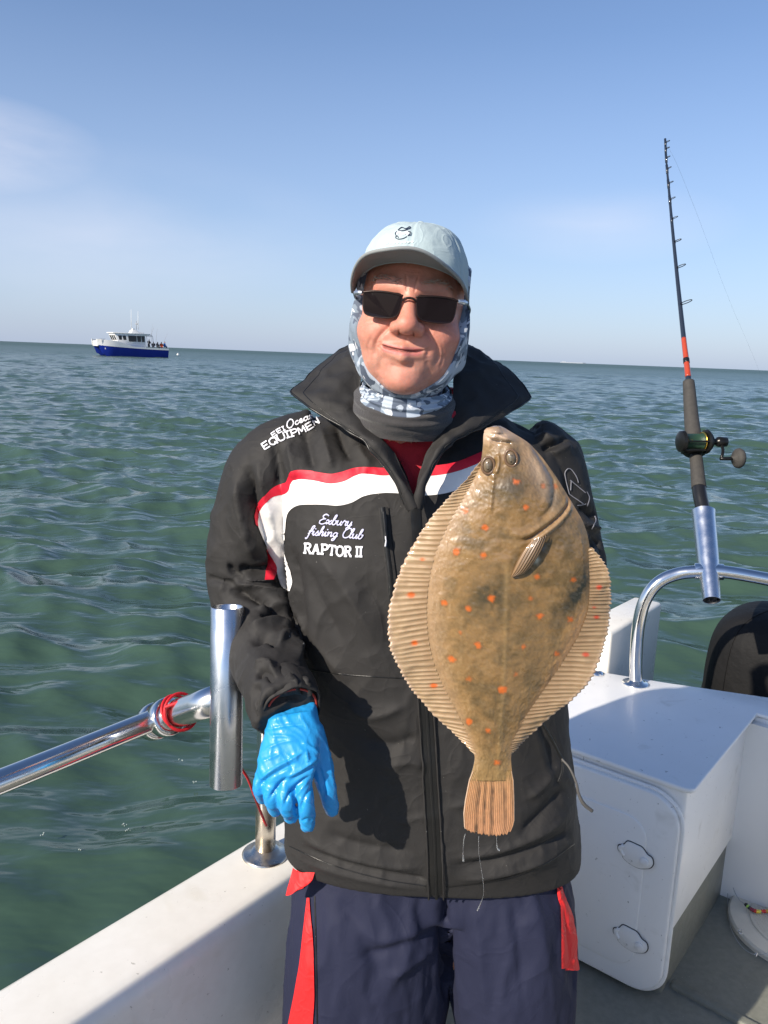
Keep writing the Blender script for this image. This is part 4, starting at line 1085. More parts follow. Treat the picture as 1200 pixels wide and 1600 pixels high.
# ---- neck tube (camouflage) over the ears and under the chin
def camo():
    mt = bpy.data.materials.new('camouflage_cloth'); mt.use_nodes = True
    t = mt.node_tree; b = t.nodes['Principled BSDF']
    co = N(t, 'ShaderNodeTexCoord').outputs['Object']
    mpn = N(t, 'ShaderNodeMapping'); mpn.inputs['Scale'].default_value = (1.0, 1.0, 0.55); mpn.inputs['Rotation'].default_value = (0, R(25), 0); L(t, co, mpn.inputs[0])
    def nz_(s, dist, seed):
        n = N(t, 'ShaderNodeTexNoise'); n.inputs['Scale'].default_value = s; n.inputs['Detail'].default_value = 1.5; n.inputs['Distortion'].default_value = dist
        m2 = N(t, 'ShaderNodeMapping'); m2.inputs['Location'].default_value = (seed, seed * 2, 0); L(t, mpn.outputs[0], m2.inputs[0]); L(t, m2.outputs[0], n.inputs[0]); return n.outputs[0]
    c = mixc(t, ramp(t, nz_(30, 1.5, 1), [(0.47, 0), (0.49, 1)]), (0.20, 0.25, 0.31), (0.42, 0.48, 0.56))
    c = mixc(t, ramp(t, nz_(34, 2.0, 4), [(0.54, 0), (0.56, 1)]), c, (0.09, 0.115, 0.165))
    c = mixc(t, ramp(t, nz_(38, 2.2, 7), [(0.62, 0), (0.635, 1)]), c, (0.74, 0.75, 0.78))
    L(t, c, b.inputs['Base Color']); b.inputs['Roughness'].default_value = 0.8
    n = N(t, 'ShaderNodeTexNoise'); n.inputs['Scale'].default_value = 900; L(t, co, n.inputs[0])
    bn = N(t, 'ShaderNodeBump'); bn.inputs['Strength'].default_value = 0.25; bn.inputs['Distance'].default_value = 0.0005; L(t, n.outputs[0], bn.inputs['Height']); L(t, bn.outputs[0], b.inputs['Normal'])
    return mt
M['camo'] = camo()
# face opening, in face coordinates (x, z), read off the photograph; the cloth runs back from it round the head
openp = np.array([(-.064, .06), (-0.0735, .03), (-.0765, -.005), (-.0735, -.035), (-.0665, -.063), (-.0585, -.0815), (-.047, -.100), (-.029, -.118), (-.004, -.130), (.018, -.127), (.036, -.118), (.055, -.100), (.067, -.0815), (.0735, -.063), (.0775, -.035), (.0785, -.005), (.076, .03), (.066, .06)])
oc2 = catmull(openp, 120)
def outer_r(dirv, start=0.30):
    r_ = np.full(len(dirv), start)
    for _ in range(40):
        pp = sc_ + dirv * r_[:, None]
        dd = head_sdf(pp, False)
        for s in (-1, 1):
            dd = smin(dd, ell(pp, (0.068 * s, -0.010, -0.02), (0.016, 0.05, 0.06)), 0.03)
        r_ = np.maximum(r_ - 0.85 * dd, 0.02)
    return r_
rows = []
for i, (x, z) in enumerate(oc2):
    # front edge sits on the face
    c = np.where((np.abs(hp[:, 0] - x) < 0.004) & (np.abs(hp[:, 2] - z) < 0.004) & (hp[:, 1] > -0.03))[0]
    f0 = hp[c][:, 1].max() if len(c) else np.nan
    rows.append((x, f0, z))
rows = np.array(rows)
ok = ~np.isnan(rows[:, 1])
rows[:, 1] = np.interp(np.arange(len(rows)), np.where(ok)[0], rows[ok, 1])
kk = np.array([0.25, 0.5, 0.25])
for _ in range(14):
    rows[1:-1, 1] = 0.25 * rows[:-2, 1] + 0.5 * rows[1:-1, 1] + 0.25 * rows[2:, 1]
rows[:, 1] = np.minimum(rows[:, 1], 0.062)
nb = 46
bufv = []
for j in range(nb):
    t_ = j / (nb - 1)
    tgt = np.stack([rows[:, 0] * (1 - 0.88 * t_ ** 1.5), rows[:, 1] * (1 - t_) + t_ * (-0.13), rows[:, 2] * (1 - t_ * 0.55) - 0.02 * t_], 1)
    d_ = tgt - sc_; d_ /= np.linalg.norm(d_, axis=1)[:, None]
    r_ = outer_r(d_)
    r_ = np.where(d_[:, 2] < -1e-3, np.minimum(r_, (-0.150 - sc_[2]) / np.minimum(d_[:, 2], -1e-3)), r_)
    base = sc_ + d_ * r_[:, None]
    thick = 0.0035 + 0.003 * sstep(0.0, 0.15, t_)
    fold = 0.0024 * np.sin(np.linspace(0, 1, 120) * 9 + t_ * 34 + 4 * fbm(base * 18, 2, 5)) * sstep(0.03, 0.12, t_)
    pb_ = base + d_ * (thick + fold)[:, None]
    pb_[:, 0] = np.clip(pb_[:, 0], -0.0805 - 0.006 * sstep(0.03, -0.03, pb_[:, 2]), 0.0805 + 0.006 * sstep(0.03, -0.03, pb_[:, 2]))
    bufv.append(pb_)
edge = bufv[0] - (bufv[1] - bufv[0]) * 0.2
_d0 = edge - sc_; _d0 /= np.linalg.norm(_d0, axis=1)[:, None]
_r0 = np.full(len(_d0), 0.2)
for _ in range(30):
    _r0 = np.maximum(_r0 - 0.85 * head_sdf(sc_ + _d0 * _r0[:, None]), 0.02)
inner = sc_ + _d0 * (_r0 * 0.98)[:, None]
bufv = [inner, edge] + bufv
mk('neck_tube', H(np.array(bufv).reshape(-1, 3)), gridfaces(len(bufv), 120, flip=True), M['camo'], man)
# folds of the same tube bunched below the chin, then the fleece collar
def necktube(name, mat, zs, front, back, halfw, wob, parent=man, n=96, seed=1, cx=0.0, amp=0.0012):
    rings = []
    zz = np.linspace(0, 1, 26)
    th = np.linspace(0, 2 * math.pi, n, endpoint=False)
    for t_ in zz:
        def ip(a): return np.interp(t_, np.linspace(0, 1, len(a)), a)
        fx, bx2, hw, z0 = ip(front), ip(back), ip(halfw), ip(zs)
        cf = (fx + bx2) / 2; rf = (fx - bx2) / 2
        x = hw * np.sin(th) + cx * (1 - t_); f_ = cf + rf * np.cos(th); z = z0 + 0 * th
        tiltz = ip(wob) * np.cos(th)
        pt = np.stack([x, f_, z + tiltz], 1)
        nr = np.stack([np.sin(th), np.cos(th), 0 * th], 1)
        wr = amp * np.sin(t_ * 22 + 2.4 * np.cos(th + seed) + 4.5 * fbm(pt * 9, 2, seed)) + 0.0030 * fbm(pt * np.array([16, 16, 45]), 3, seed + 1)
        rings.append(H(pt + nr * wr[:, None]))
    v_ = np.vstack(rings)
    return mk(name, v_, gridfaces(len(rings), n, True), mat, parent)
necktube('neck_tube_folds', M['camo'], [-0.118, -0.130, -0.150], [0.052, 0.062, 0.055], [-0.10, -0.10, -0.105], [0.064, 0.070, 0.072], [-0.012, -0.018, -0.018], seed=3, parent=man, amp=0.0022)
necktube('fleece_collar', M['fleece'], [-0.122, -0.134, -0.150, -0.166, -0.183], [0.048, 0.062, 0.060, 0.050, 0.040], [-0.10, -0.108, -0.115, -0.125, -0.135], [0.070, 0.0775, 0.079, 0.081, 0.088], [-0.026, -0.026, -0.022, -0.016, -0.012], seed=6)

# ---- cap, worn turned a little to his right
_cy = R(5)
def HCp(p):
    p = np.asarray(p); c, s_ = math.cos(_cy), math.sin(_cy)
    p = p * np.array([0.955, 0.965, 1.0])
    return H(np.stack([p[..., 0] * c - p[..., 1] * s_, p[..., 0] * s_ + p[..., 1] * c, p[..., 2]], -1))
def crown():
    rows_, n = [], 168
    th = np.linspace(0, 2 * math.pi, n, endpoint=False)       # 0 = front
    wv = np.linspace(0, 1, 60)
    for w_ in wv:
        band = 0.052 * np.cos(th) ** 1 * 0.62 + 0.018
        band = np.where(np.cos(th) < 0, 0.018 + 0.030 * np.cos(th), band)
        a = w_ * math.pi / 2
        rad = np.cos(a) ** 0.62
        hgt = np.sin(a) ** 1.15
        front = np.cos(th)
        rx = 0.0845; rf = np.where(front > 0, 0.098, 0.110)
        bul = 1 + 0.03 * np.sin(a * 2)
        x = rx * rad * np.sin(th) * bul; f_ = -0.004 + rf * rad * np.cos(th) * bul
        z = band + (0.1150 - band) * hgt + 0.0
        seam = np.zeros_like(th)
        for s in range(6):
            dd = np.abs((th - (s * math.pi / 3) + math.pi) % (2 * math.pi) - math.pi)
            seam -= 0.0011 * np.exp(-(dd / 0.022) ** 2) - 0.0006 * np.exp(-((dd - 0.06) / 0.03) ** 2)
        pt = np.stack([x, f_, z], 1)
        nr = np.stack([np.sin(th), np.cos(th), 0.25 + hgt + 0 * th], 1); nr /= np.linalg.norm(nr, axis=1)[:, None]
        wrk = 0.0046 * fbm(pt * np.array([30, 30, 16]), 4, 8) * (0.35 + w_) * (1 - 0.6 * np.exp(-((th - 0) / 0.6) ** 2)) + seam
        rows_.append(pt + nr * wrk[:, None])
    rows_[-1][:] = rows_[-1].mean(0)
    v_ = np.array(rows_)
    inner_ = v_[0] * np.array([0.965, 0.965, 1]) + [0, 0, 0.001]
    allv = np.vstack([inner_[None] + [0, 0, 0.012], inner_[None], v_]).reshape(-1, 3)
    return allv, gridfaces(len(v_) + 2, n, True)
capo = mk('cap', HCp(crown()[0]), crown()[1], M['capcloth'], man)
mk('cap_button', *lathe(H([0, -0.004, 0.1160]), Z2, [(0, 0.006), (0.002, 0.0055), (0.0035, 0.003), (0.004, 0)], 14), M['capcloth'], capo)
def brim():
    s = np.linspace(-1, 1, 90); t = np.linspace(0, 1, 22)
    S_, T_ = np.meshgrid(s, t, indexing='xy')
    phi = S_ * R(78)
    xr = 0.0855 * np.sin(phi); fr2 = -0.004 + 0.0985 * np.cos(phi); zr = 0.052 * 0.62 * np.cos(phi) + 0.0185 + 0.004
    xo = 0.0875 * np.sin(phi * 1.04) ; fo = 0.000 + 0.162 * np.cos(phi) ** 0.82; zo = 0.0625 - 0.050 * np.abs(S_) ** 2.0 + 0.0015 * np.sin(S_ * 9)
    x = xr + (xo - xr) * T_; f_ = fr2 + (fo - fr2) * T_; z = zr + (zo - zr) * T_ + 0.006 * np.sin(T_ * math.pi) * (1 - S_**2)
    top_ = np.stack([x, f_, z], -1); bot = top_ - [0, 0, 0.0034]
    return top_, bot
bt, bb = brim()
nr_, nc_ = bt.shape[:2]
vt = np.vstack([bt.reshape(-1, 3), bb.reshape(-1, 3)])
ft = gridfaces(nr_, nc_, flip=True).tolist() + (gridfaces(nr_, nc_) + nr_ * nc_).tolist()
brm = mk('brim', HCp(vt), ft, M['capcloth'], capo)
edge_pts = np.vstack([bt[0:6, 0][::-1] * 0 + bt[[5, 4, 3, 2, 1, 0], 0] * 0 + bt[10:22:2, 0], bt[-1], bt[10:22:2, -1][::-1]]) - [0, 0, 0.0017]
mk('brim_edge', HCp(tube(edge_pts, 0.0025, 10)[0]), tube(edge_pts, 0.0025, 10)[1], M['brim'], capo)
ub = bb.reshape(-1, 3) - [0, 0, 0.0006]
mk('brim_underside', HCp(ub), gridfaces(nr_, nc_), M['brim'], capo)

# ---- sunglasses
def lens_place(a, b, d, cx):
    x = a + cx
    return H([x, 0.1045 - 2.1 * x * x + d - 0.10 * (b + 0.008) * -0.5, b - 0.0085])
gl = empty('sunglasses', wloc(man))
gl.location = (0, 0, 0); gl.parent = man
SG = gl
shape = [(-0.0265, 0.0150), (-0.010, 0.0172), (0.012, 0.0175), (0.0262, 0.0160), (0.0275, 0.004), (0.0255, -0.0105), (0.020, -0.0172), (0.005, -0.0195), (-0.012, -0.0188), (-0.0215, -0.0150), (-0.0258, -0.004)]
for s in (-1, 1):
    pts_ = catmull(np.array([(a * 0.96 if s > 0 else -a * 0.96, b if b > 0 else b * 0.82) for a, b in shape]), 60, True)
    cx = 0.0365 * s
    v_, f_ = prism([tuple(q) for q in pts_], -0.0008, 0.0008, 0.0, place=lambda a, b, d: lens_place(a, b, d, cx))
    n_ = len(pts_)
    ctr = lens_place(0, -0.001, 0.0016, cx)
    vv_ = np.vstack([v_, [ctr]])
    mk('lens', vv_, f_, M['lens'], gl, smooth=False)
    mk('rim', *tube([lens_place(a, b, 0, cx) for a, b in pts_], 0.0009, 8, closed=True), M['frame'], gl)
    topb = [lens_place(a, b, 0.0006, cx) for a, b in catmull(np.array([(-0.0278 , 0.0145), (-0.010, 0.0172), (0.012, 0.0176), (0.0285, 0.0150)]) * np.array([s, 1]), 24)]
    mk('brow_bar', *tube(topb, 0.0014, 8), M['frame'], gl)
    hi = np.array([0.0645 * s, 0.0955, 0.006])
    mk('hinge', *tube(H(np.array([hi, hi + [0.007 * s, -0.004, 0.0], hi + [0.0125 * s, -0.016, -0.0005]])), [0.0022, 0.0028, 0.0026], 8, 8, flat=1.3), M['hinge'] if True else None, gl)
    mk('temple', *tube(H(np.array([hi + [0.0125 * s, -0.015, -0.0005], [0.0805 * s, 0.045, 0.004], [0.0835 * s, 0.0, 0.002], [0.083 * s, -0.03, -0.004], [0.079 * s, -0.045, -0.02]])), [0.0026, 0.0022, 0.0022, 0.0022, 0.0016], 8, 24), M['frame'], gl)
mk('bridge', *tube([lens_place(0.0275, 0.0085, 0, -0.0365), H([-0.0045, 0.1075, 0.0035]), H([0.0045, 0.1075, 0.0035]), lens_place(-0.0275, 0.0085, 0, 0.0365)], 0.0017, 8, 14), M['frame'], gl)
# ---- jacket: trunk and sleeves modelled as one shell, then creased
def sring(c, a, b, n=56, e=2.5, yaw=0.0):
    t = np.linspace(0, 2 * math.pi, n, endpoint=False)
    x = a * np.sign(np.cos(t)) * np.abs(np.cos(t)) ** (2 / e); y = b * np.sign(np.sin(t)) * np.abs(np.sin(t)) ** (2 / e)
    return np.stack([c[0] + x * math.cos(yaw) - y * math.sin(yaw), c[1] + x * math.sin(yaw) + y * math.cos(yaw), np.full(n, c[2])], 1)
TR = [  # photo row, left x, right x, depth of the widest point, half depth, squareness
    (1326, 447, 904, 1.300, 0.136, 2.5), (1312, 446, 904, 1.300, 0.139, 2.5), (1250, 455, 897, 1.300, 0.146, 2.5), (1150, 468, 886, 1.305, 0.148, 2.5), (1050, 472, 880, 1.310, 0.146, 2.6),
    (950, 462, 878, 1.315, 0.146, 2.7), (860, 452, 876, 1.320, 0.142, 2.7), (780, 448, 874, 1.325, 0.132, 2.6), (720, 428, 872, 1.335, 0.118, 2.5), (685, 452, 848, 1.345, 0.098, 2.3), (655, 508, 800, 1.35, 0.080, 2.1), (632, 545, 748, 1.345, 0.072, 2.0), (618, 556, 735, 1.34, 0.070, 2.0)]
rings = []
for py, xl, xr, Y, b, e in TR:
    p0, p1 = P(xl, py, Y), P(xr, py, Y)
    c = (p0 + p1) / 2; a = np.linalg.norm(p1 - p0) / 2
    rings.append(sring(c, a, b, 64, e))
rs = catmull(np.array(rings).reshape(len(rings), -1), 60).reshape(60, 64, 3)
trunk = loft(list(rs))
def sleeve(sl): return tube(np.array([p for p, r in sl]), np.array([r for p, r in sl]), 40, 60)
jv, jf = remesh([trunk, sleeve(slR), sleeve(slL)], 0.0036, 5, 0.5)
# large soft unevenness of the cloth, then crisp creases read off the photograph
jn = vnormals(jv, quads(jf))
q2 = proj(jv)
sleeve_m = sstep(470, 440, q2[:, 0]) * sstep(700, 800, q2[:, 1]) + sstep(880, 905, q2[:, 0])
low = fbm(jv * np.array([7, 7, 4.5]), 3, 31) * 0.0075
rid = 1 - np.abs(fbm(jv * np.array([13, 13, 9]) + 0.35 * fbm(jv * 6, 2, 3)[:, None], 3, 41)) * 2.4
rid2 = 1 - np.abs(fbm(jv @ np.array([[22, 6, 0], [0, 20, 8], [9, 0, 15]]), 3, 47)) * 2.2
_hemk = sstep(jv[:, 2].min() + 0.0, jv[:, 2].min() + 0.06, jv[:, 2])
jv = jv + jn * _hemk[:, None] * (low + np.clip(rid, 0, 1) ** 2 * (0.0022 + 0.0018 * np.clip(sleeve_m, 0, 1)) + np.clip(rid2, 0, 1) ** 3 * (0.0010 + 0.0006 * np.clip(sleeve_m, 0, 1)))[:, None]
ST = [
    ([(386, 722), (392, 775), (408, 830), (430, 880), (440, 912)], 11, -0.017), ([(372, 735), (374, 790), (386, 845), (400, 878)], 16, 0.008), ([(402, 715), (412, 770), (430, 830)], 12, 0.006),
    ([(372, 886), (392, 892), (415, 891), (436, 884)], 7, -0.016), ([(378, 898), (405, 905), (440, 900)], 8, 0.010), ([(356, 880), (366, 895), (385, 904)], 5, -0.008),
    ([(356, 922), (385, 928), (415, 942), (452, 962)], 7, -0.015), ([(360, 910), (395, 918), (430, 928), (456, 940)], 9, 0.010), ([(322, 902), (345, 908), (375, 915)], 6, -0.006), ([(400, 950), (430, 945), (458, 950)], 8, 0.010), ([(405, 962), (432, 960), (456, 972)], 7, -0.012),
    ([(388, 985), (410, 975), (438, 972), (458, 985)], 9, 0.010), ([(392, 1008), (412, 996), (425, 1000), (430, 1012)], 6, -0.011), ([(430, 1010), (445, 995), (462, 1010), (468, 1035)], 8, 0.011),
    ([(396, 1046), (412, 1036), (422, 1042), (432, 1058)], 6, 0.009), ([(400, 1058), (415, 1050), (428, 1066)], 5, -0.010), ([(440, 1040), (458, 1048), (474, 1062)], 7, -0.010), ([(446, 1056), (458, 1062), (470, 1084)], 4, 0.008), ([(455, 1056), (467, 1066), (477, 1088)], 3.5, -0.008), ([(464, 1054), (478, 1070), (486, 1092)], 4, 0.008),
    ([(402, 1065), (396, 1095), (398, 1130)], 7, -0.008), ([(412, 1100), (430, 1098), (455, 1092), (478, 1092)], 6, -0.006),
    ([(428, 690), (434, 730), (438, 765)], 9, -0.007), ([(450, 685), (458, 725), (462, 750)], 9, 0.006), ([(476, 672), (482, 705), (490, 738)], 10, -0.007), ([(500, 664), (512, 705), (520, 735)], 9, 0.006), ([(524, 660), (536, 690), (550, 722)], 9, -0.009), ([(556, 690), (566, 710), (580, 728)], 8, 0.005),
    ([(470, 960), (500, 1010), (548, 1070)], 16, 0.006), ([(480, 880), (500, 940), (540, 1010)], 14, -0.005), ([(560, 900), (600, 960), (618, 1040)], 16, -0.006), ([(500, 870), (545, 930), (590, 1010)], 16, 0.005),
    ([(540, 1100), (580, 1120), (640, 1100)], 12, 0.006), ([(560, 1150), (610, 1165), (655, 1150)], 12, -0.006), ([(600, 1200), (640, 1190), (664, 1200)], 10, 0.005),
    ([(468, 1320), (540, 1350), (640, 1372), (668, 1374)], 7, -0.006), ([(460, 1300), (520, 1332), (600, 1352), (664, 1356)], 8, 0.005), ([(470, 1345), (560, 1372), (660, 1390)], 6, 0.004), ([(500, 1300), (570, 1322), (650, 1330)], 10, -0.004),
    ([(700, 1356), (780, 1345), (860, 1318), (895, 1295)], 8, -0.007), ([(700, 1342), (780, 1328), (850, 1300), (890, 1270)], 9, 0.006), ([(710, 1376), (800, 1362), (880, 1335)], 7, 0.005), ([(810, 1310), (850, 1270), (885, 1230)], 10, -0.007), ([(700, 1262), (740, 1255), (790, 1262)], 8, 0.004), ([(820, 1250), (850, 1225), (880, 1190)], 10, 0.006), ([(840, 1120), (860, 1170), (868, 1230)], 9, -0.006),
    ([(840, 672), (862, 690), (884, 690)], 9, 0.010), ([(846, 702), (866, 695), (886, 684)], 6, -0.013), ([(850, 712), (875, 705), (893, 696)], 9, 0.008), ([(800, 652), (830, 665), (858, 674)], 10, -0.008),
    ([(905, 790), (920, 800), (932, 812)], 6, -0.009), ([(900, 815), (920, 822), (938, 828)], 6, 0.008), ([(905, 845), (925, 848), (940, 852)], 5, -0.010),
]
ST = [(p_, w_ * 0.85, h_ * (1.5 if np.mean([q[0] for q in p_]) < 480 or np.mean([q[0] for q in p_]) > 890 else 1.35)) for p_, w_, h_ in ST]
jv = strokes(jv, jf, ST)
gr_ = strokes(jv, jf, [([(452, 850), (462, 905), (468, 955), (474, 1005)], 9, -0.012)]); jv = gr_
# the open neck: faces inside the V are left out, the shirt shows behind
qj = proj(jv); jn = vnormals(jv, quads(jf))
vee = np.array([(548, 606), (566, 650), (596, 690), (622, 720), (636, 752), (648, 800), (655, 752), (668, 712), (690, 690), (715, 655), (735, 606), (640, 560)], float)
def inside(p, poly):
    r_ = np.zeros(len(p), bool); n = len(poly); j = n - 1
    for i in range(n):
        a, b = poly[i], poly[j]
        c = ((a[1] > p[:, 1]) != (b[1] > p[:, 1])) & (p[:, 0] < (b[0] - a[0]) * (p[:, 1] - a[1]) / (b[1] - a[1] + 1e-12) + a[0])
        r_ ^= c; j = i
    return r_
cut = (inside(qj, vee) & (jn[:, 1] < 0.35)) | (jv[:, 2] > P(640, 612, 1.34)[2] + 0.0)
JF = quads(jf)
full_v, full_f = jv.copy(), JF.copy()
keep = ~(cut[JF].all(1))
JFk = JF[keep]
used = np.unique(JFk); remap = -np.ones(len(jv), int); remap[used] = np.arange(len(used))
jacket = mk('jacket', jv[used], remap[JFk], M['jacket'], man)
# ---- anything printed or sewn on the cloth is laid on this surface
BV = BVHTree.FromPolygons(full_v.tolist(), full_f.tolist())
def onj(px, py, off=0.0012):
    d = ray(px, py); d = d / np.linalg.norm(d)
    h = BV.ray_cast(Vector(CAM), Vector(d))
    if h[0] is None: return None
    return np.array(h[0]) + np.array(h[1]) * off * (1 if np.dot(np.array(h[1]), d) < 0 else -1)
def patch(top_, bot_, nu, nv, name, mat, off=0.0014, parent=None, jump=0.03):
    a = catmull(np.array(top_, float), nu); b = catmull(np.array(bot_, float), nu)
    g, idx = [], -np.ones((nv, nu), int)
    for j in range(nv):
        t_ = j / (nv - 1)
        for i in range(nu):
            h = onj(*(a[i] * (1 - t_) + b[i] * t_), off)
            if h is not None: idx[j, i] = len(g); g.append(h)
    g = np.array(g); fs = []
    for j in range(nv - 1):
        for i in range(nu - 1):
            q = [idx[j, i], idx[j, i + 1], idx[j + 1, i + 1], idx[j + 1, i]]
            if min(q) >= 0 and np.ptp(g[q][:, 1]) < jump: fs.append(q[::-1])
    return mk(name, g, fs, mat, parent or jacket)
Z2p = lambda L_: [(300 + x / 3.3333, 520 + y / 3.3333) for x, y in L_]
redtop = Z2p([(1068, 690), (1000, 705), (920, 700), (850, 705), (780, 725), (720, 735), (650, 725), (570, 715), (520, 722), (503, 752), (488, 782), (430, 800), (380, 845), (340, 900), (322, 950), (328, 1000)])
redbot = Z2p([(1082, 735), (1000, 745), (900, 735), (850, 745), (790, 775), (720, 785), (640, 770), (545, 762), (517, 785), (506, 822), (482, 840), (430, 850), (400, 870), (360, 920), (340, 975), (342, 1010)])
whitebot = Z2p([(1102, 838), (1000, 835), (900, 850), (830, 885), (760, 900), (680, 895), (580, 895), (540, 905), (512, 925), (498, 950), (492, 985), (490, 1010), (488, 1030), (484, 1045), (470, 1050), (440, 1040)])
patch(redtop, redbot, 150, 9, 'red_stripe', M['jackred'], 0.0017)
patch(redbot, whitebot, 150, 26, 'white_stripe', M['jackwhite'], 0.0013)
patch(Z2p([(342, 1010), (370, 1080), (400, 1140), (432, 1196), (442, 1250), (462, 1320), (500, 1345)]), Z2p([(484, 1045), (486, 1080), (478, 1120), (492, 1180), (515, 1250), (524, 1300), (512, 1345)]), 60, 20, 'white_stripe', M['jackwhite'], 0.0013, jump=0.05)
patch(Z2p([(384, 1128), (396, 1180), (386, 1240), (378, 1290)]), Z2p([(400, 1145), (438, 1205), (440, 1245), (424, 1288)]), 30, 10, 'red_stripe', M['jackred'], 0.0017)
patch([(660, 729), (690, 727), (720, 720), (756, 705)], [(657, 745), (690, 742), (720, 735), (756, 721)], 40, 9, 'red_stripe', M['jackred'], 0.0017)
patch([(657, 745), (690, 742), (720, 735), (756, 721)], [(653, 775), (690, 772), (720, 764), (756, 752)], 40, 14, 'white_stripe', M['jackwhite'], 0.0013)
def ribbon(pts, w_, off, closed=False):
    """thin strip of cloth following a photo-measured line on the jacket"""
    p = np.array(pts, float)
    d = np.gradient(p, axis=0); d /= np.linalg.norm(d, axis=1)[:, None] + 1e-9
    nrm = np.stack([-d[:, 1], d[:, 0]], 1)
    g, fs = [], []
    prev = None
    for k in range(len(p)):
        ww = w_ if np.ndim(w_) == 0 else w_[k]
        a, c, b = onj(*(p[k] + nrm[k] * ww / 2), off), onj(*p[k], off * 1.7), onj(*(p[k] - nrm[k] * ww / 2), off)
        if a is None or b is None or c is None: prev = None; continue
        cur = len(g); g += [a, c, b]
        if prev is not None and np.linalg.norm(g[prev] - a) < 0.03:
            fs += [[prev, prev + 1, cur + 1, cur], [prev + 1, prev + 2, cur + 2, cur + 1]]
        prev = cur
    return g, fs
def ribbons(lst, name, mat, off=0.0012, parent=None):
    out = [ribbon(pts, w_, off) for pts, w_ in lst]
    out = [(np.array(g), f) for g, f in out if len(f)]
    return mk(name, *join(*out), mat, parent or jacket, smooth=True)
# main zip: tape, teeth cord and edge piping
zl = catmull(np.array([(664, 1085), (668, 1150), (674, 1250), (679, 1330), (681, 1402)]), 60)
ribbons([(zl + [1, 0], 20)], 'zip_tape', M['zip'], 0.0016)
ribbons([(zl - [11, 0], 3.0)], 'zip_piping', M['jacket'], 0.0034)
ribbons([(zl + [12, 0], 3.0)], 'zip_piping', M['jacket'], 0.0034)
ribbons([(zl + [1, 0], 5.0)], 'zip_teeth', M['zip'], 0.0030)
zu = catmull(np.array([(649, 795), (652, 850), (655, 930)]), 30)
ribbons([(zu, 16)], 'zip_tape', M['zip'], 0.0016)
# chest pocket zip with its puller
pz = catmull(np.array([(597, 793), (602, 840), (609, 900), (614, 950)]), 40)
ribbons([(pz + [2, 0], 15)], 'pocket_welt', M['jacket'], 0.0028)
ribbons([(pz + [1, 0], 8)], 'pocket_zip', M['zip'], 0.0042)
ribbons([(catmull(np.array([(600, 800), (602, 822), (603, 845)]), 14), 7)], 'zip_puller', M['zip'], 0.0075)
ribbons([(catmull(np.array([(602, 838), (603, 846), (603, 853)]), 6), 3)], 'puller_mark', M['print'], 0.0092)
# seams
ribbons([(catmull(np.array([(482, 1046), (540, 1054), (600, 1058), (634, 1060)]), 40), 1.6)], 'yoke_seam', M['zip'], 0.0010)
ribbons([(catmull(np.array([(452, 1322), (520, 1352), (600, 1374), (665, 1384)]), 50), 1.6)], 'hem_seam', M['zip'], 0.0010)
ribbons([(catmull(np.array([(696, 1386), (780, 1374), (850, 1350), (897, 1318)]), 50), 1.6)], 'hem_seam', M['zip'], 0.0010)

